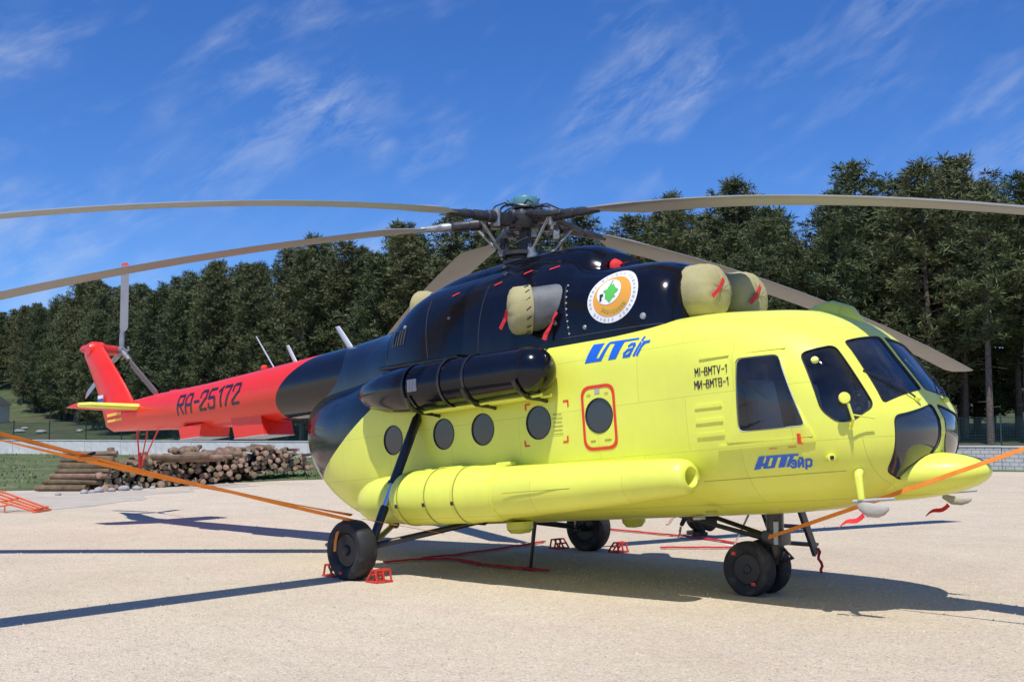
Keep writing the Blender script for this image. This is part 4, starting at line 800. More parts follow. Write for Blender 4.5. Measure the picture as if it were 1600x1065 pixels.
lm = MB().lathe([(0, .05), (.05, .045), (.09, .03)], (5.83, -1.12, 1.05), (.55, -.8, .1), 16).build('lamp_fairing', 'yellow_paint', heli); MB().lathe([(0, .02), (.012, .02), (.016, .01)], (5.885, -1.195, 1.065), (.55, -.8, .1), 12).build('lamp_lens', 'gear_black', lm)
for s in (-1, 1):
    pm = MB().tube([(6.0, .90*s, .95), (6.02, .98*s, .88), (6.03, .99*s, .66)], [.05, .038, .032], 12).build('pitot_mast', 'yellow_paint', heli); MB().tube([(5.95, .99*s, .65), (6.35, .99*s, .66)], [.016, .012], 8).build('pitot_tube', 'decal_grey', pm)
strip((5.60, 1.21), (5.60, 1.31), 0.022, 0.045, 'release_mark', 'decal_red', n=2)

# ---- lettering and emblem, painted on the skin
_lift = [0]
def paint(polys, name, mat, par=None, off=0.004, sub=0.06, parent=None):
    """polygons in side view (X, Z), triangulated finely and laid on the starboard skin"""
    mb = MB()
    for poly in polys:
        _lift[0] = (_lift[0]+1) % 7; o_ = off+_lift[0]*.0004; poly = [Vector(p) for p in poly]; fine = []
        for a, b in zip(poly, poly[1:]+poly[:1]):
            n = max(1, int((b-a).length/sub))
            for k in range(n): fine.append(a.lerp(b, k/n))
        x0, x1 = min(p.x for p in fine), max(p.x for p in fine); z0, z1 = min(p.y for p in fine), max(p.y for p in fine); inner = []
        if (x1-x0) > sub*2 and (z1-z0) > sub*2:
            nx = int((x1-x0)/sub); nz_ = int((z1-z0)/sub)
            inner = [Vector((x0+(x1-x0)*(i+.5)/nx, z0+(z1-z0)*(j+.5)/nz_)) for i in range(nx) for j in range(nz_)]
        co, ed, fa, _, _, _ = delaunay_2d_cdt(fine+inner, [(i, (i+1) % len(fine)) for i in range(len(fine))], [], 1, 1e-6)
        mb.add([on_side(q.x, q.y, o_, par) for q in co], fa)
    return mb.build(name, mat, parent or heli, smooth=False)
GL = {'R': [[(0, 0), (0, 1), (.55, 1), (.6, .92), (.6, .58), (.55, .5), (0, .5)], [(.25, .5), (.6, 0)]], 'A': [[(0, 0), (0, .82), (.12, 1), (.48, 1), (.6, .82), (.6, 0)], [(0, .42), (.6, .42)]], '-': [[(.08, .5), (.52, .5)]],
      '2': [[(0, .72), (0, .9), (.1, 1), (.5, 1), (.6, .9), (.6, .62), (.0, .14), (0, 0), (.6, 0)]], '5': [[(.58, 1), (.02, 1), (0, .56), (.5, .56), (.6, .46), (.6, .1), (.5, 0), (.1, 0), (0, .1), (0, .22)]], '1': [[(.08, .82), (.32, 1), (.32, 0)]],
      '7': [[(0, 1), (.6, 1), (.6, .86), (.22, 0)]], 'M': [[(0, 0), (0, 1), (.32, .42), (.64, 1), (.64, 0)]], 'I': [[(.12, 0), (.12, 1)]], '8': [[(.20, .54), (.07, .66), (.07, .88), (.17, 1), (.41, 1), (.51, .88), (.51, .66), (.38, .54), (.20, .54), (.0, .38), (0, .12), (.12, 0), (.46, 0), (.58, .12), (.58, .38), (.38, .54)]],
      'T': [[(0, 1), (.6, 1)], [(.3, 1), (.3, 0)]], 'V': [[(0, 1), (.3, 0), (.6, 1)]], 'И': [[(0, 1), (0, 0), (.6, 1), (.6, 0)]], 'B': [[(0, 0), (0, 1), (.48, 1), (.58, .9), (.58, .62), (.48, .52), (0, .52)], [(.48, .52), (.58, .42), (.58, .1), (.48, 0), (0, 0)]],
      'a': [[(.08, .62), (.2, .7), (.45, .7), (.55, .6), (.55, 0)], [(.55, .40), (.15, .36), (.02, .2), (.1, .03), (.35, .02), (.55, .16)]], 'i': [[(.12, 0), (.12, .68)], [(.12, .86), (.12, 1.0)]], 'r': [[(.05, 0), (.05, .70)], [(.05, .50), (.2, .68), (.48, .70)]],
      'э': [[(.02, .6), (.15, .72), (.42, .72), (.55, .58), (.55, .14), (.42, 0), (.15, 0), (.02, .12)], [(.2, .37), (.55, .37)]], 'й': [[(0, .72), (0, 0), (.5, .72), (.5, 0)], [(.12, .95), (.25, .88), (.38, .95)]], 'р': [[(0, -.25), (0, .72)], [(0, .72), (.42, .72), (.54, .6), (.54, .14), (.42, 0), (0, 0)]]}
ADV = {'M': .86, 'I': .40, '-': .68, '1': .58, 'i': .34, 'r': .55}
def strokes(text, x, z, h, wscale, th, shear=0.0, adv=.82):
    polys = []
    for ch in text:
        for pl in GL[ch]:
            pts = [Vector((x+px*h*wscale+shear*pz*h, z+pz*h)) for px, pz in pl]
            for a, b in zip(pts, pts[1:]):
                d = (b-a).normalized(); n = Vector((-d.y, d.x))*th/2; a2 = a-d*th*.45; b2 = b+d*th*.45; polys.append([a2+n, b2+n, b2-n, a2-n])
        x += ADV.get(ch, adv)*h*wscale
    return polys
paint(strokes('RA-25172', -7.42, 2.73, .33, 1.02, .052, shear=.12, adv=.90), 'registration', 'decal_black', boom_par)
paint(strokes('MI-8MTV-1', 4.50, 1.985, .078, .74, .010, adv=.86), 'type_marking', 'decal_black'); paint(strokes('MИ-8MTB-1', 4.485, 1.855, .078, .74, .010, adv=.86), 'type_marking', 'decal_black')
UT = [[(3.107, 2.517), (3.274, 2.511), (3.183, 2.32), (3.031, 2.306)], [(3.031, 2.306), (3.045, 2.336), (3.252, 2.343), (3.27, 2.304)], [(3.27, 2.304), (3.213, 2.308), (3.319, 2.495), (3.369, 2.497)], [(3.319, 2.495), (3.349, 2.514), (3.757, 2.503), (3.757, 2.481), (3.406, 2.483)], [(3.434, 2.495), (3.571, 2.495), (3.476, 2.304), (3.367, 2.302)]]
paint(UT+strokes('air', 3.565, 2.310, .185, .88, .030, shear=.55, adv=.84), 'airline_lettering', 'decal_blue')
YU = [[(5.125, 1.122), (5.196, 1.126), (5.105, 1.004), (5.027, .996)], [(5.123, 1.052), (5.181, 1.057), (5.163, 1.031), (5.103, 1.025)], [(5.205, 1.105), (5.246, 1.105), (5.185, 1.02), (5.14, 1.02)], [(5.280, 1.105), (5.334, 1.105), (5.258, 1.005), (5.212, 1.005)], [(5.14, 1.024), (5.25, 1.024), (5.24, 1.004), (5.135, 1.004)], [(5.368, 1.108), (5.440, 1.108), (5.370, 1.006), (5.299, 1.004)], [(5.461, 1.108), (5.505, 1.108), (5.419, 1.006), (5.383, 1.005)], [(5.205, 1.124), (5.55, 1.123), (5.542, 1.103), (5.200, 1.103)]]
paint(YU+strokes('эйр', 5.435, 1.0, .085, 1.05, .020, shear=.35, adv=.86), 'airline_lettering', 'decal_blue')
# red door outline, rescue corner marks, small stencils
def rring(cx, cz, w, h, r, th):
    out = round_poly([(cx-w/2, cz-h/2), (cx+w/2, cz-h/2), (cx+w/2, cz+h/2), (cx-w/2, cz+h/2)], r, 8); inn = round_poly([(cx-w/2+th, cz-h/2+th), (cx+w/2-th, cz-h/2+th), (cx+w/2-th, cz+h/2-th), (cx-w/2+th, cz+h/2-th)], r-th*.7, 8)
    n = len(out); return [[out[i], out[(i+1) % n], inn[(i+1) % n], inn[i]] for i in range(n)]
mb = MB(); rr = rring(3.205, 1.685, .48, .72, .13, .036)
for P4 in rr: mb.add([on_side(p[0], p[1], .005) for p in P4], [(0, 1, 2, 3)])
mb.build('door_outline', 'decal_red', heli, smooth=False)
box = lambda x, z, w, h: [(x-w/2, z-h/2), (x+w/2, z-h/2), (x+w/2, z+h/2), (x-w/2, z+h/2)]
paint([box(3.20, 1.975, .075, .05)], 'door_latch', 'decal_grey')
for q4 in ([box(2.115+.035, 1.93, .07, .02), box(2.115, 1.90, .022, .07)], [box(2.075+.035, 1.45, .07, .02), box(2.075, 1.48, .022, .07)], [box(2.77-.035, 1.915, .07, .02), box(2.77, 1.885, .022, .07)], [box(2.735-.035, 1.455, .07, .02), box(2.735, 1.485, .022, .07)]): paint(q4, 'rescue_mark', 'decal_red')
paint([box(2.60, 1.55+.045*k, .15-.02*(k % 2), .010) for k in range(6)], 'stencil', 'seam')['kind'] = 'stuff'
for q4 in (box(3.08, 1.94, .06, .012), box(3.33, 1.94, .05, .012), box(3.10, 1.43, .07, .016), box(3.31, 1.43, .09, .016)): paint([q4], 'stencil', 'seam')
paint([box(5.30, 1.19, .09, .012)], 'stencil', 'decal_orange'); paint([box(5.50, 1.19, .08, .012)], 'stencil', 'decal_orange')
paint([box(-10.10, 2.985, .60, .055), box(-10.08, 2.865, .62, .05)], 'fin_stripe', 'decal_yellow', lambda X: (.30, 2.5, 3.4, 2.95, 2.5, 2.5))
fpar = lambda X: (.20, 2.6, 4.4, 3.5, 8, 8)
for k, mname in enumerate(('decal_white', 'flag_blue', 'decal_red')): paint([[(-11.02+.0, 3.46-.07*k), (-10.78, 3.46-.07*k), (-10.78, 3.39-.07*k), (-11.02, 3.39-.07*k)]], 'flag_band', mname, fpar)
EX, EZ = 3.33, 3.045
def disc(rx, n=40, a0=0, a1=2*math.pi): return [(EX+rx*math.cos(a0+(a1-a0)*k/n), EZ+rx*.90*math.sin(a0+(a1-a0)*k/n)) for k in range(n)]
em = paint([disc(.345)], 'emblem', 'decal_white', cowl_par, off=.004, sub=.05)
paint([disc(.262)], 'emblem_ring', 'decal_orange', cowl_par, off=.008, sub=.05, parent=em)
ecx, ecz = EX-.045, EZ+.055
paint([[(ecx+.165*math.cos(2*math.pi*k/36), ecz+.15*math.sin(2*math.pi*k/36)) for k in range(36)]], 'emblem_centre', 'decal_white', cowl_par, off=.012, sub=.05, parent=em)
rl = random.Random(3); leaf = [(ecx+.03+(.085+.018*math.sin(5*a)+.01*math.sin(9*a+1))*math.cos(a), ecz-.01+(.095+.014*math.sin(4*a+2)+.012*math.sin(7*a))*math.sin(a)) for a in [2*math.pi*k/44 for k in range(44)]]
paint([leaf], 'emblem_tree', 'decal_green', cowl_par, off=.016, sub=.05, parent=em)
paint([[(ecx-.02, ecz+.05), (ecx-.005, ecz+.05), (ecx+.03, ecz+.135), (ecx+.02, ecz+.14)], box(ecx-.095, ecz-.03, .05, .035), box(ecx-.10, ecz-.075, .03, .05)], 'emblem_branch', 'panel_black', cowl_par, off=.016, parent=em)
ticks = []
for k in range(34):
    a = 2*math.pi*k/34; 
    if k % 7 == 6: continue
    c_, s_ = math.cos(a), math.sin(a); q = Vector((EX+.303*c_, EZ+.303*.9*s_)); e_ = Vector((c_, s_*.9))*.016; f_ = Vector((-s_, c_*.9))*(.008 if k % 3 else .014); ticks.append([q-e_-f_, q+e_-f_, q+e_+f_, q-e_+f_])
paint(ticks, 'emblem_text', 'decal_grey', cowl_par, off=.009, parent=em)['kind'] = 'stuff'
tk2 = []
for k in range(9):
    a = R_(-128+k*11.5); c_, s_ = math.cos(a), math.sin(a); q = Vector((EX+.02+.205*c_, EZ+.205*.9*s_)); e_ = Vector((c_, s_*.9))*.022; f_ = Vector((-s_, c_*.9))*(.010 if k % 2 else .014); tk2.append([q-e_-f_, q+e_-f_, q+e_+f_, q-e_+f_])
paint(tk2, 'emblem_text', 'seam', cowl_par, off=.013, parent=em)['kind'] = 'stuff'
# exhaust pipes out of the cowling sides
for s in (-1, 1):
    ep = MB(); a = Vector((2.44, .86*s, 3.10)); d = Vector((-.34, .40*s, -.05)); n_ = 28; rings = []
    u_ = Vector((0, 0, 1)); v_ = d.normalized().cross(u_).normalized()
    for f, k in ((0, 1), (.5, 1), (1.0, 1.02), (1.0, .93), (.6, .9)): rings.append([a+d*f+v_*.20*k*math.cos(2*math.pi*q/n_)+u_*.265*k*math.sin(2*math.pi*q/n_) for q in range(n_)])
    ep.loft(rings).build('exhaust_pipe', 'exhaust_metal', heli, angle=50)
# ------------------------------------------------------------------ things on and around the helicopter
def ww(mb): mb.v = [tuple(to_world(v)) for v in mb.v]; return mb
def wrinkle(mb, amt, sc, c=(0, 0, 0)):
    """soft sag plus sharp creases that run across the cloth"""
    c = Vector(c); out = []
    for v in mb.v:
        v = Vector(v); d = (v-c); a = math.atan2(d.z, d.y); r = d.length
        soft = vnoise(v.x*sc*.6+v.z*sc*.5, v.y*sc*.6-v.z*sc*.4); cr = vnoise(a*3.2+v.x*sc*.7, r*sc*.5+v.x*2.0); cr = -abs(cr)*1.6+.35; cr2 = -abs(vnoise(a*6.5-v.x*sc*1.5, v.x*3+2))+.2
        out.append(tuple(v+d.normalized()*(soft*.7+cr*.45+cr2*.35)*amt))
    mb.v = out; return mb
def ribbon(pts, w, side=None, th=.004, twist=None):
    """flat webbing along a line of points"""
    pts = [Vector(p) for p in pts]; mb = MB(); n = len(pts); vs = []
    for i, p in enumerate(pts):
        t = (pts[min(n-1, i+1)]-pts[max(0, i-1)]).normalized(); s = Vector(side) if side else Vector((0, 0, 1)).cross(t); s = (s-t*s.dot(t)).normalized()
        if twist: s = Quaternion(t, twist(i/(n-1))) @ s
        u = t.cross(s).normalized()
        for a, b in ((1, 1), (-1, 1), (-1, -1), (1, -1)): vs.append(p+s*a*w/2+u*b*th/2)
    fs = [(i*4+k, i*4+(k+1) % 4, (i+1)*4+(k+1) % 4, (i+1)*4+k) for i in range(n-1) for k in range(4)]+[(0, 1, 2, 3), (n*4-4, n*4-3, n*4-2, n*4-1)]
    return mb.add(vs, fs)
for s, lab in ((-1, 'khaki canvas cover with red ribbon on the nearer engine intake beside the emblem'), (1, 'khaki canvas cover on the farther engine intake, behind the nearer one')):
    r0 = empty('intake_cover', to_world((3.95, .39*s, 2.68))); tag(r0, lab, 'cover', 'engine intake covers')
    c = (4.2, .39*s, 3.0); prof = [(-.06, .315), (.0, .328), (.06, .322), (.14, .334), (.24, .330), (.33, .318), (.40, .288), (.445, .235), (.465, .155), (.475, .07), (.476, .005)]
    mb = MB().lathe(prof, (3.90, .39*s, 3.0), (1, 0, 0), 56, cap=False); wrinkle(mb, .042, 5.5, c); ww(mb); mb.v = [tuple(Vector(v)-r0.location) for v in mb.v]; mb.build('canvas', 'canvas', r0, angle=80)
    rb = [(4.36+.10*k/5, .39*s-.10+.05*k/5*1.0-.18*(1-k/5), 2.82+.26*k/5-.02*math.sin(k)) for k in range(6)]
    mb = ribbon([Vector((4.405-.012*abs(k-2), .39*s-.22+.055*k, 2.90+.045*k)) for k in range(6)], .05, side=(0, .6, -.8)); ww(mb); mb.v = [tuple(Vector(v)-r0.location) for v in mb.v]; mb.build('ribbon', 'red_cloth', r0, smooth=False)
    mb = MB().lathe([(-.012, .326), (0, .339), (.012, .326)], (3.96, .39*s, 3.0), (1, 0, 0), 40, cap=False); ww(mb); mb.v = [tuple(Vector(v)-r0.location) for v in mb.v]; mb.build('drawstring', 'canvas', r0)
for s, lab in ((-1, 'khaki canvas cover with red ribbon laced over the side exhaust pipe'),):
    a = Vector((2.44, .86*s, 3.10)); d = Vector((-.34, .40*s, -.05)); u_ = Vector((0, 0, 1)); v_ = d.normalized().cross(u_).normalized(); n_ = 44; rings = []
    r0 = empty('exhaust_cover', to_world(a+d+Vector((0, 0, -.28)))); tag(r0, lab, 'cover')
    for f, k in ((.70, 1.06), (.72, 1.10), (.85, 1.07), (1.0, 1.08), (1.10, 1.04), (1.17, .92), (1.22, .70), (1.25, .40), (1.26, .02)): rings.append([a+d*f+v_*.20*k*math.cos(2*math.pi*q/n_)+u_*.27*k*math.sin(2*math.pi*q/n_) for q in range(n_)])
    mb = MB().loft(rings, cap=False); wrinkle(mb, .035, 6.5, a+d); ww(mb); mb.v = [tuple(Vector(v)-r0.location) for v in mb.v]; mb.build('canvas', 'canvas', r0, angle=80)
    e = a+d*1.275; mb = ribbon([e+Vector((.03-.028*k, .008*k-.006*abs(k-2), .02-.032*k)) for k in range(7)], .05, side=(1, 0, .3)); ww(mb); mb.v = [tuple(Vector(v)-r0.location) for v in mb.v]; mb.build('ribbon', 'red_cloth', r0, smooth=False)
    lace = MB()
    for k in range(16):
        q = 2*math.pi*k/16; p = a+d*.76+v_*.222*math.cos(q)+u_*.30*math.sin(q); p2 = a+d*.86+v_*.218*math.cos(q+.12)+u_*.295*math.sin(q+.12); lace.tube([p, p2], .008, 5)
    ww(lace); lace.v = [tuple(Vector(v)-r0.location) for v in lace.v]; lace.build('lacing', 'gear_black', r0)
tail_rb = ribbon([Vector((2.56-.035*k-.01*math.sin(k*2), -1.10-.012*k, 2.98-.062*k)) for k in range(6)], .055, side=(1, 0, 0), twist=lambda f: .5*math.sin(f*5)); o = ww(tail_rb).build('warning_ribbon', 'red_cloth', smooth=False); tag(o, 'red warning ribbon hanging on the black cowling below the exhaust cover', 'ribbon')
r0 = empty('vent_cover', to_world((-.9, 0, 3.45))); tag(r0, 'dark khaki round cover on the rear end of the black cowling', 'cover')
mb = MB().lathe([(-.10, .25), (0, .275), (.10, .27), (.17, .22), (.20, .12), (.205, .01)], (-.86, -.05, 3.66), (-.85, -.45, .15), 40, cap=False); wrinkle(mb, .03, 5, (-.86, -.05, 3.66)); ww(mb); mb.v = [tuple(Vector(v)-r0.location) for v in mb.v]; mb.build('canvas', 'canvas', r0, angle=80)
r0 = empty('fan_cover', to_world((2.72, 0, 3.5))); tag(r0, 'red cloth plug in the fan intake behind the rotor mast cowling front', 'cover')
mb = MB().lathe([(0, .10), (.03, .11), (.08, .08), (.10, .02)], (2.77, -.20, 3.57), (1, 0, .05), 32, cap=False); wrinkle(mb, .02, 7, (2.7, 0, 3.6)); ww(mb); mb.v = [tuple(Vector(v)-r0.location) for v in mb.v]; mb.build('cloth', 'red_cloth', r0, angle=80)
mb = ribbon([Vector((2.84+.03*k, -.20+.06*k, 3.60+.02*k)) for k in range(6)], .05); ww(mb); mb.v = [tuple(Vector(v)-r0.location) for v in mb.v]; mb.build('ribbon', 'red_cloth', r0, smooth=False)

# pitot covers with red ribbons
MK('white_cloth', (0.44, 0.41, 0.34), 0.85, bump=0.3, bscale=20)
for s, X, lab in ((-1, 6.12, 'pale cloth cover with red ribbon on the nearer pitot tube under the nose'), (1, 6.12, 'pale cloth cover with red ribbon on the farther pitot tube beyond the nose')):
    c = to_world((X, .99*s, .62)); r0 = empty('pitot_cover', c); tag(r0, lab, 'cover', 'pitot covers')
    w = .085 if s < 0 else .055
    mb = MB().loft([[Vector((x, r*.45*math.cos(a), -.03*z+r*.8*math.sin(a)-.02)) for a in [2*math.pi*k/18 for k in range(18)]] for x, r, z in ((-.13, .02, 0), (-.11, w*.65, 0), (-.04, w, 1), (.06, w*.95, 1.3), (.13, w*.7, 1), (.17, .02, .5))]); wrinkle(mb, .02, 9); mb.build('cloth', 'white_cloth', r0, angle=80)
    ribbon([Vector((-.06-.035*k, -.03, -.10-.018*k-.02*math.sin(k*.9))) for k in range(8)], .05, side=(0, .3, 1), twist=lambda f: .8*f).build('ribbon', 'red_cloth', r0, smooth=False)

# orange tie-down straps from blade tips to the wheels
MK('strap_orange', (0.90, 0.27, 0.035), 0.75, var=0.15, vscale=6, bump=0.2, bscale=80); MK('strap_red', (0.62, 0.022, 0.03), 0.8, var=0.2, vscale=6)
def sag_line(a, b, sag, n=26): a = Vector(a); b = Vector(b); return [a.lerp(b, k/n)-Vector((0, 0, sag*4*(k/n)*(1-k/n))) for k in range(n+1)]
tipA = blade_pt(*BL['A'], 10.25); tipC = blade_pt(*BL['C'], 9.7)
sA = empty('tie_down_strap', (-.02, -2.25, .0)); tag(sA, 'long orange webbing strap running from the near main wheel up to the left', 'strap', 'tie-down straps'); OA = Vector(sA.location)
for off, sg, tw in ((Vector((-.06, .02, .045)), .05, .5), (Vector((.06, -.02, -.02)), .10, -.6)):
    L = [p-OA for p in sag_line(Vector((-.02, -2.22, .745))-off*1.0, tipA+off*1.0, sg)]; ribbon(L, .042, twist=lambda f, tw=tw: tw*math.sin(f*14)+.75).build('webbing', 'strap_orange', sA, smooth=False)
bk = Vector((-.02, -2.22, .745)).lerp(tipA, .44)-OA-Vector((0, 0, .08)); MB().box(bk, (.10, .16, .05), bev=.012).build('ratchet', 'strap_orange', sA); MB().tube([bk+Vector((-.06, 0, .03)), bk+Vector((-.05, .10, .06))], .014, 6).build('ratchet_handle', 'steel_dark', sA)
ribbon([Vector((-.12+.01*math.sin(k), -2.255+.165*math.cos(a_)*1.0, .30+.42*math.sin(a_)))-OA for k, a_ in enumerate([R_(d) for d in range(-5, 190, 15)])], .05, side=(1, 0, 0)).build('wheel_loop', 'strap_orange', sA, smooth=False)
ribbon([Vector((.02, -2.12, .72)).lerp(Vector((.62, -1.30, .52)), k/6)-OA for k in range(7)], .035).build('webbing', 'strap_orange', sA, smooth=False)
ribbon(list(reversed([tipA+Vector((.0, .10, -.02)), tipA+Vector((.32, .05, .06)), tipA+Vector((.32, -.05, .10)), tipA+Vector((-.2, -.05, .10)), tipA+Vector((-.2, .05, .0))]))[0:0] or [tipA-OA+Vector((-.25, 0, .10)), tipA-OA+Vector((0, 0, .11)), tipA-OA+Vector((.3, 0, .10)), tipA-OA+Vector((.36, 0, .02)), tipA-OA+Vector((.05, 0, -.08)), tipA-OA+Vector((-.28, 0, .02))], .06, side=(0, 1, 0)).build('blade_loop', 'strap_orange', sA, smooth=False)
sC = empty('tie_down_strap', (4.50, -.10, .0)); tag(sC, 'orange webbing strap running from the nose wheel leg up to the right', 'strap', 'tie-down straps'); OC = Vector(sC.location)
ribbon([p-OC for p in sag_line((4.53, -.22, .64), tipC, .02)], .042, twist=lambda f: 1.0+.4*math.sin(f*6)).build('webbing', 'strap_orange', sC, smooth=False)
pB = Vector((4.53, -.22, .64)).lerp(tipC, .50)-OC; MB().lathe([(-.03, .02), (-.02, .035), (.02, .035), (.03, .02)], pB, (1, 0, .3), 12).build('knot', 'strap_orange', sC)
ribbon([Vector((4.49+.11*math.cos(a_), .11*math.sin(a_), .64))-OC for a_ in [2*math.pi*k/16 for k in range(17)]], .05, side=(0, 0, 1)).build('leg_loop', 'strap_orange', sC, smooth=False)
ribbon([tipC-OC+Vector((.02, y, z)) for y, z in ((-.2, .0), (-.18, .12), (.1, .13), (.40, .10), (.40, -.02), (.1, -.06), (-.2, 0))], .06, side=(1, 0, 0)).build('blade_loop', 'strap_orange', sC, smooth=False)
# red webbing lying on the gravel, white cord
def ground_strap(name, pts, w, mat, label, cat, z=.024):
    P = []
    for a, b in zip(pts, pts[1:]):
        for k in range(6): f = k/6; P.append(Vector((a[0]+(b[0]-a[0])*f+.03*vnoise(a[0]*3+f*4, b[1]), a[1]+(b[1]-a[1])*f+.03*vnoise(f*5, a[1]*3), z+.015*abs(vnoise(f*9+a[0], 3)))))
    P.append(Vector((*pts[-1], z))); tag(ribbon(P, w, th=.020).build(name, mat, smooth=False), label, cat)
ground_strap('webbing_strap', [(-.95, -.95), (-.85, -.35), (-.45, -.05), (.2, -.25), (.75, -.22), (1.30, -.12)], .07, 'strap_red', 'red webbing strap lying in the shade from near wheel to belly post', 'strap')
ground_strap('webbing_strap', [(-.95, -.25), (-.9, .3), (-1.0, 1.1), (-1.15, 2.0), (-1.3, 2.7)], .06, 'strap_red', 'red webbing strap lying in the shade towards the farther main wheel', 'strap')
ground_strap('webbing_strap', [(-2.0, 5.25), (-.9, 5.1), (.3, 4.9), (1.25, 4.5)], .075, 'strap_red', 'red webbing strap lying past the crouching person in the sun', 'strap')
ground_strap('webbing_strap', [(.70, 3.15), (1.0, 3.45), (1.6, 3.95)], .075, 'strap_red', 'short red webbing strap on the gravel behind the nose wheels', 'strap')
MK('white_cord', (0.78, 0.78, 0.76), 0.7)
o = MB().tube([Vector((4.17, .02, .885)), Vector((2.75, 2.1, .43)), Vector((1.34, 4.19, .012)), Vector((1.15, 4.25, .012))], .014, 6).build('white_cord', 'white_cord'); o.name = 'mooring_line'; tag(o, 'thin white cord running from the belly down to the gravel', 'cord')

# chocks
MK('chock_red', (0.62, 0.035, 0.022), 0.5, var=0.2, vscale=8, dirt=((0.25, 0.18, 0.12), 9, 0.6))
def chock(loc, rz, label):
    r0 = empty('wheel_chock', loc, (0, 0, rz)); tag(r0, label, 'chock', 'red wheel chocks')
    MB().box((0, 0, .012), (.22, .26, .02), bev=.004).build('base_plate', 'chock_red', r0, smooth=False)
    for y in (-.115, 0, .115): MB().tube([(-.09, y, .02), (-.06, y, .15), (.0, y, .155), (.10, y, .02)], .014, 8).build('side_frame', 'chock_red', r0)
    for x, z in ((-.06, .15), (.0, .155), (.05, .09)): MB().tube([(x, -.125, z), (x, .125, z)], .013, 8).build('cross_bar', 'chock_red', r0)
chock((.46, -2.20, 0), math.pi, 'red chock in front of the near main wheel'); chock((-.40, -2.20, 0), 0, 'red chock behind the near main wheel'); chock((-.50, 2.15, 0), 0, 'red chock behind the farther main wheel'); chock((.50, 2.35, 0), math.pi, 'red chock in front of the farther main wheel')
for o in list(bpy.data.objects):
    if o.name.startswith('wheel_chock') and 'far' in o.get('label', '') or o.name.startswith('wheel_chock'): o.scale = (1.0, 0.95, 0.95)
# belly post, boarding ladder
bp = empty('belly_post', (1.02, -.10, 0)); tag(bp, 'thin black post standing on the gravel under the belly', 'post'); MB().tube([(-.05, 0, .02), (.03, 0, .62)], [.022, .03], 10).build('post', 'gear_black', bp); MB().box((-.06, 0, .015), (.16, .10, .03), bev=.006).build('foot', 'strap_red', bp); MB().box((.03, 0, .63), (.12, .12, .04), bev=.01).build('head', 'gear_black', bp)
la = empty('boarding_ladder', (3.85, 1.95, 0)); tag(la, 'dark metal boarding ladder with two treads behind the nose wheel', 'ladder')
MK('ladder_metal', (0.11, 0.10, 0.10), 0.5, metal=0.4, var=0.2)
for x in (-.42, .10): MB().box((x, -.30, .66), (.045, .11, .95), Matrix.Rotation(R_(32), 3, 'X'), bev=.008).build('rail', 'ladder_metal', la, smooth=False)
for y, z in ((-.06, .37), (-.26, .60), (-.48, .84)): MB().box((-.16, y, z), (.52, .20, .035), bev=.006).build('tread', 'ladder_metal', la, smooth=False)
rb = ribbon([Vector((3.98+.02*math.sin(k*1.7), 1.90+.015*k, .33-.045*k)) for k in range(8)], .035, side=(1, .5, 0)); tag(rb.build('hanging_strap', 'strap_red', smooth=False), 'dark red strap hanging from the boarding ladder', 'strap')

# orange tubular trolley cut by the left edge
MK('frame_orange', (0.75, 0.13, 0.025), 0.45, coat=0.3, var=0.12)
rv = Vector((CAM_R.x, CAM_R.y, 0)).normalized(); fv = Vector((CAM_F.x, CAM_F.y, 0)).normalized(); rz = math.atan2(rv.y, rv.x)
tr = empty('tow_frame', (-15.10, -.15, 0), (0, 0, rz)); tr.scale = (.8, .8, .8); tag(tr, 'orange tubular tow frame lying at the left edge of the yard', 'tow frame')
for k in range(4): MB().tube([(-2.2, .30*k, .62+.05*k), (-.9, .30*k, .42+.04*k), (.30+.04*k, .30*k, .07)], .030, 10).build('tube', 'frame_orange', tr)
for x, z in ((-1.6, .53), (-.55, .32), (.36, .07)): MB().tube([(x, -.05, z), (x, .96, z+.04)], .034, 10).build('cross_tube', 'frame_orange', tr)
MB().tube([(-2.2, -.03, .20), (-.75, -.03, .17), (-.25, -.03, .25)], .024, 8).build('lower_tube', 'frame_orange', tr); MB().tube([(-.46, -.03, .20), (-.46, -.03, .02)], .024, 8).build('leg', 'frame_orange', tr); MB().tube([(-1.7, -.03, .5), (-1.7, -.03, .02)], .024, 8).build('leg', 'frame_orange', tr); MB().box((.42, .45, .035), (.12, 1.05, .05), bev=.01).build('foot_bar', 'frame_orange', tr, smooth=False)

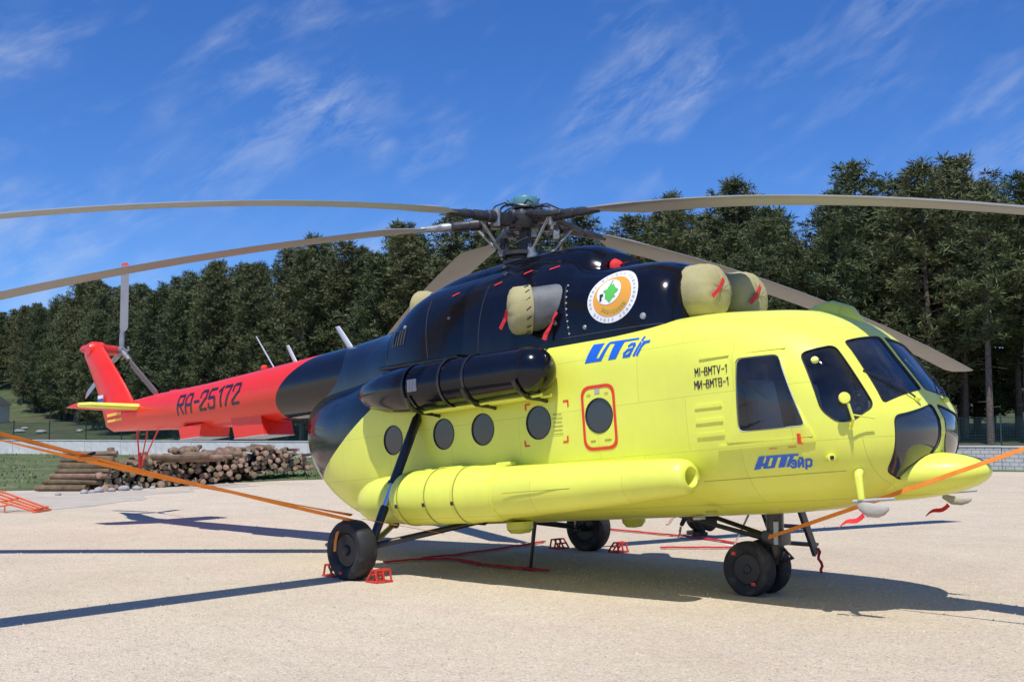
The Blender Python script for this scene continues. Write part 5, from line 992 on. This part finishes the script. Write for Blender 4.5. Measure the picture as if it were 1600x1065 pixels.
# ------------------------------------------------------------------ log pile
MK('log_bark', (0.20, 0.130, 0.082), 0.95, var=0.4, vscale=4, bump=0.6, bscale=20, rand=0.3)
def log_end():
    m = MK('log_end', (0.33, 0.235, 0.15), 0.9, var=0.35, vscale=9, rand=0.45)
log_end()
lr = random.Random(21)
def log_mesh(i, length, r):
    mb = MB(); n = 12; k_ = [lr.uniform(.9, 1.1) for _ in range(n)]; bend = lr.uniform(-.03, .03); rings = []
    for f in (0, .25, .5, .75, 1): rings.append([(length*f, r*(1-.10*f)*k_[j]*math.cos(2*math.pi*j/n), r*(1-.10*f)*k_[j]*math.sin(2*math.pi*j/n)+bend*math.sin(math.pi*f)) for j in range(n)])
    vs = [p for rg in rings for p in rg]; mb.add(vs, [(a*n+j, a*n+(j+1) % n, (a+1)*n+(j+1) % n, (a+1)*n+j) for a in range(4) for j in range(n)], 0)
    # sawn ends: a rim of bark, then the pale wood slightly proud
    for base, x in ((0, -.008), (4*n, length+.008)):
        o = len(mb.v); s_ = .90 if base == 0 else .80; mb.v += [(x, r*s_*k_[j]*math.cos(2*math.pi*j/n), r*s_*k_[j]*math.sin(2*math.pi*j/n)) for j in range(n)]
        mb.f += [(base+j, base+(j+1) % n, o+(j+1) % n, o+j) for j in range(n)]; mb.m += [0]*n; mb.f.append(tuple(o+j for j in range(n))); mb.m.append(1)
    ob = mb.build('log', ['log_bark', 'log_end'], angle=40); return ob
LP = [log_mesh(i, 2.1+.08*(i % 5), .072+.0062*i) for i in range(10)]; lp_used = [False]*10
def place_log(loc, rot, label, group, k=None, sc=1.0):
    k = lr.randrange(10) if k is None else k
    if not lp_used[k]: o = LP[k]; lp_used[k] = True
    else: o = bpy.data.objects.new('log', LP[k].data); COL.objects.link(o)
    o.location = loc; o.rotation_euler = rot; o.scale = (sc, 1, 1); tag(o, label, 'log', group); return o
LA, LB = Vector((-23.5, 5.7, 0)), Vector((-29.0, 18.2, 0)); along = (LB-LA).normalized(); back = Vector((-along.y, along.x, 0)); 
if back.dot(Vector((-1, .6, 0))) < 0: back = -back
Ltot = (LB-LA).length; ldir = Vector((-.90, .43, 0)).normalized(); yaw = math.atan2(ldir.y, ldir.x)
HP = [(0, .45), (.8, .90), (2.2, 1.05), (3.6, .95), (5.0, 1.20), (6.2, 1.58), (7.6, 1.50), (9.0, 1.22), (10.2, 1.20), (11.6, .95), (12.8, .65), (13.6, .35)]
def vz(p):
    d, px, py = wall_dist(p.x, p.y); return .02+.32*smooth01((Ltot-(p-LA).dot(along)) and ((p-LA).dot(along)-4)/9)
nlog = 0; row = 0; zrow = .10
while zrow < 1.5:
    s = lr.uniform(0, .1)+(.10 if row % 2 else 0)
    while s < 13.6:
        p = LA+along*s
        if zrow <= interp(HP, s)+lr.uniform(-.12, .12)+.10*math.sin(s*3.1) and nlog < 296:
            inn = lr.gauss(0, .22)+zrow*.45; q = p+back*inn; place_log((q.x, q.y, vz(p)+zrow+lr.uniform(-.02, .02)), (lr.uniform(0, 0.0)+0, lr.uniform(-.03, .03), yaw+lr.gauss(0, .13)), 'cut pine log with its sawn end facing the yard in the big pile', 'logs stacked end-on in the pile'); nlog += 1
        s += lr.uniform(.205, .285)
    zrow += .192; row += 1
# crib of logs laid lengthwise at the left end of the pile, and a few loose ones on top
cr = Vector((rv.x, rv.y, 0)); cz = .10
for k, (n_, sh) in enumerate(((3, -.75), (3, -.45), (2, -.25), (2, -.10), (2, 0.0), (2, .05), (1, .12))):
    for j in range(n_):
        q = LA+Vector((-.35, .05, 0))*1.0-cr*(1.30-sh*.9)+fv*(.25*j+.05*k); place_log((q.x, q.y, .11+.185*k), (lr.uniform(0, 3), 0, rz+lr.uniform(-.05, .05)), 'cut log laid lengthwise in the crib at the left end of the pile', 'logs laid lengthwise at the left of the pile', k=lr.randrange(2, 8), sc=.78)
for s, z, a in ((2.6, 0, .05), (3.3, 0, -.03), (4.0, 0, .03), (4.5, 0, .06)):
    q = LA+along*s+ldir*.55; place_log((q.x, q.y, vz(LA+along*s)+interp(HP, s)+.02), (0, -.01, rz+a), 'loose log lying crosswise on top of the log pile', 'loose logs on top of the pile', sc=.9)
q = LA+along*1.1+back*.5; o = place_log((q.x, q.y, .93), (0, R_(-75), yaw), 'short log stub standing up above the left part of the pile', 'log stub', k=9, sc=.20)
# rocks along the foot of the pile and on the slope
MK('rock', (0.36, 0.35, 0.33), 0.9, var=0.2, vscale=5, bump=0.6, bscale=10, rand=0.2)
for i, (px, pz, sz) in enumerate(((-1.45, -.55, .17), (-.95, -.75, .13), (-.35, -.55, .22), (.25, -.50, .17), (.75, -.55, .24), (1.25, -.45, .20), (1.7, -.5, .13), (-2.4, -.2, .14), (2.6, -.55, .12))):
    q = LA+along*(px*.9)-back*.42+Vector((.1*math.sin(i*3), .12*math.cos(i*5), 0)); bm = bmesh.new(); sz *= .72; bmesh.ops.create_icosphere(bm, subdivisions=2, radius=sz)
    for v in bm.verts: n = 1+.28*vnoise(v.co.x*9+i*3, v.co.y*9+v.co.z*7); v.co = Vector((v.co.x*n*1.2, v.co.y*n, v.co.z*n*.7))
    me = bpy.data.meshes.new('rock'); bm.to_mesh(me); bm.free(); me.materials.append(MATS['rock']); o = bpy.data.objects.new('rock', me); COL.objects.link(o); o.location = (q.x, q.y, sz*.38); o.rotation_euler = (0, 0, i*1.3); tag(o, 'pale grey rock lying at the foot of the log pile', 'rock', 'rocks at the foot of the pile')
for i, (x, y, sz) in enumerate(((-101, 34, .55), (-106, 36.5, .4), (-97, 34.5, .5), (-95, 37.5, .35))):
    bm = bmesh.new(); bmesh.ops.create_icosphere(bm, subdivisions=2, radius=sz)
    for v in bm.verts: n = 1+.3*vnoise(v.co.x*3+i*3, v.co.y*3+v.co.z*4); v.co = Vector((v.co.x*n*1.5, v.co.y*n, v.co.z*n*.45))
    me = bpy.data.meshes.new('rock'); bm.to_mesh(me); bm.free(); me.materials.append(MATS['rock']); o = bpy.data.objects.new('rock', me); COL.objects.link(o); o.location = (x, y, hill_z(x, y)+.1); tag(o, 'flat pale boulder on the grassy slope beyond the wall', 'rock', 'boulders on the slope')

# ------------------------------------------------------------------ person crouching beyond the nose wheels
MK('black_cloth', (0.014, 0.014, 0.016), 0.85, var=0.2, bump=0.3, bscale=15); MK('skin_tone', (0.46, 0.27, 0.19), 0.55); MK('shoe', (0.03, 0.03, 0.03), 0.6); MK('sole', (0.20, 0.20, 0.19), 0.7); MK('hivis', (0.62, 0.72, 0.06), 0.7); MK('hair', (0.02, 0.015, 0.012), 0.7)
def skinned(name, verts, edges, radii, mat, parent, root=0, sub=2):
    me = bpy.data.meshes.new(name); me.from_pydata(verts, edges, []); o = bpy.data.objects.new(name, me); COL.objects.link(o); o.parent = parent
    sk = o.modifiers.new('skin', 'SKIN'); sk.use_smooth_shade = True
    for i, r in enumerate(radii): me.skin_vertices[0].data[i].radius = (r, r) if not isinstance(r, tuple) else r
    me.skin_vertices[0].data[root].use_root = True
    ss = o.modifiers.new('sub', 'SUBSURF'); ss.levels = sub; ss.render_levels = sub
    m2 = evaluated_mesh(o); o.modifiers.clear(); o.data = m2; m2.materials.clear(); m2.materials.append(MATS[mat]); m2.polygons.foreach_set('use_smooth', [True]*len(m2.polygons)); return o
# local frame: x = facing direction, y = left, z up
pe = empty('person', (.02, 5.30, 0), (0, 0, math.atan2(-rv.y, -rv.x)+.15)); tag(pe, 'person in black clothes crouching on the gravel beyond the helicopter, one hand reaching down', 'person')
bv = [(-.15, 0, .20), (-.11, 0, .35), (.03, 0, .53), (.14, 0, .66), (.21, 0, .75), (.26, 0, .81),                       # pelvis, waist, chest, shoulders, neck, head base
      (-.13, .10, .20), (.19, .16, .29), (.02, .15, .10), (-.13, -.10, .20), (.21, -.15, .28), (.04, -.14, .10),                # hips, knees, ankles: a low squat
      (.13, .20, .68), (.33, .25, .44), (.44, .20, .20), (.13, -.20, .68), (.28, -.26, .47), (.46, -.18, .32), (.12, .15, .06), (.14, -.14, .06)]
be = [(0, 1), (1, 2), (2, 3), (3, 4), (4, 5), (0, 6), (6, 7), (7, 8), (0, 9), (9, 10), (10, 11), (3, 12), (12, 13), (13, 14), (3, 15), (15, 16), (16, 17), (8, 18), (11, 19)]
br_ = [.17, .165, .17, .14, .06, .055, .13, .10, .06, .13, .10, .06, .07, .05, .038, .07, .05, .038, .045, .045]
skinned('body', bv, be, br_, 'black_cloth', pe)
hd = MB(); 
bm = bmesh.new(); bmesh.ops.create_uvsphere(bm, u_segments=20, v_segments=14, radius=.105)
for v in bm.verts:
    c = v.co; c.z *= 1.18; c.y *= .82
    if c.x > .06 and abs(c.y) < .025 and -.03 < c.z < .02: c.x += .022        # nose
    if c.x > .05 and -.075 < c.z < -.05 and abs(c.y) < .03: c.x -= .004          # mouth line
    if c.x > .07 and .015 < c.z < .04 and .02 < abs(c.y) < .05: c.x -= .010       # eye sockets
    if c.z < -.06: c.y *= .85
me = bpy.data.meshes.new('head'); bm.to_mesh(me); bm.free(); me.materials.append(MATS['skin_tone']); ho = bpy.data.objects.new('head', me); COL.objects.link(ho); ho.parent = pe; ho.location = (.31, 0, .91); ho.rotation_euler = (0, R_(28), 0); me.polygons.foreach_set('use_smooth', [True]*len(me.polygons))
MB().lathe([(-.02, .108), (.03, .108), (.08, .085), (.11, .05), (.125, .005)], (-.015, 0, .03), (-.25, 0, 1), 18).build('hair', 'hair', ho)
for s in (-1, 1): MB().lathe([(0, .02), (.01, .026), (.02, .012)], (0, .084*s, 0), (0, s, 0), 10).build('ear', 'skin_tone', ho); MB().lathe([(0, .011), (.006, .008)], (.094, .034*s, .028), (1, 0, 0), 8).build('eye', 'hair', ho)
for s, w_ in ((1, Vector((.44, .20, .20))), (-1, Vector((.46, -.18, .32)))):
    dn = Vector((.12, -.1*s, -1)).normalized() if s > 0 else Vector((.6, .1, -.8)).normalized(); ac = dn.cross(Vector((0, 1, 0))).normalized(); sd = Vector((0, 1, 0)); v0 = w_
    vs = [v0, v0+dn*.05, v0+dn*.10]; es = [(0, 1), (1, 2)]; rs = [.026, (.030, .018), (.034, .016)]
    hand = skinned('hand', vs, es, rs, 'skin_tone', pe, sub=1)
    for k, (o_, L_) in enumerate(((-.027, .062), (-.009, .075), (.009, .080), (.026, .070))): b0 = v0+dn*.10+sd*o_; MB().tube([b0-dn*.02, b0+dn*L_*.5, b0+dn*L_*.85+ac*.018, b0+dn*L_*.98+ac*.034], [.010, .009, .0085, .006], 8).build('finger', 'skin_tone', hand)
    b0 = v0+dn*.045+sd*.028*-s; MB().tube([b0, b0+dn*.03+sd*-s*.025, b0+dn*.06+sd*-s*.03], [.012, .010, .007], 8).build('thumb', 'skin_tone', hand)
for s in (-1, 1):
    sh = MB().box((.09, .145*s, .060), (.27, .095, .080), bev=.03).build('shoe', 'shoe', pe); MB().box((.09, .145*s, .014), (.28, .10, .026), bev=.008).build('sole', 'sole', sh)
MB().lathe([(0, .162), (.05, .166), (.08, .160)], (-.08, 0, .42), (.3, 0, .6), 22, cap=False).build('vest_hem', 'hivis', pe)

# ------------------------------------------------------------------ loose stones on the gravel near the camera
MK('pebble', (0.50, 0.43, 0.34), 0.95, var=0.35, vscale=14)
pr = np.random.default_rng(4); NP = 42000; pv = []; pf = []
dd = 6.5+34*pr.random(NP)**2.2; ll = (pr.random(NP)-.5)*1.06*dd; sz = .005+.014*pr.random(NP)**3; sz = sz*(1+dd*.015); an = pr.random(NP)*6.28
oc = np.array([(1, 0, 0), (0, 1, 0), (-1, 0, 0), (0, -1, 0), (0, 0, 1.0)]); V = np.zeros((NP, 5, 3)); jit = .65+.7*pr.random((NP, 5, 1)); ca_, sa_ = np.cos(an)[:, None], np.sin(an)[:, None]
lx = oc[None, :, 0]*jit[:, :, 0]; ly = oc[None, :, 1]*jit[:, :, 0]; cxw = CAM_POS.x+fv.x*dd+rv.x*ll; cyw = CAM_POS.y+fv.y*dd+rv.y*ll
V[:, :, 0] = cxw[:, None]+(lx*ca_-ly*sa_)*sz[:, None]; V[:, :, 1] = cyw[:, None]+(lx*sa_+ly*ca_)*sz[:, None]*.8; V[:, :, 2] = np.where(oc[None, :, 2] > 0, .75, -.15)*sz[:, None]
F = (np.arange(NP)[:, None, None]*5+np.array([(0, 1, 4), (1, 2, 4), (2, 3, 4), (3, 0, 4)])[None]).reshape(-1, 3)
me = bpy.data.meshes.new('loose_stones'); me.from_pydata(V.reshape(-1, 3).tolist(), [], F.tolist()); me.materials.append(MATS['pebble']); o = bpy.data.objects.new('loose_stones', me); COL.objects.link(o); tag(o, 'loose small stones scattered over the gravel yard', 'gravel', kind='stuff')
for m_ in bpy.data.meshes:
    if m_.users == 0: bpy.data.meshes.remove(m_)
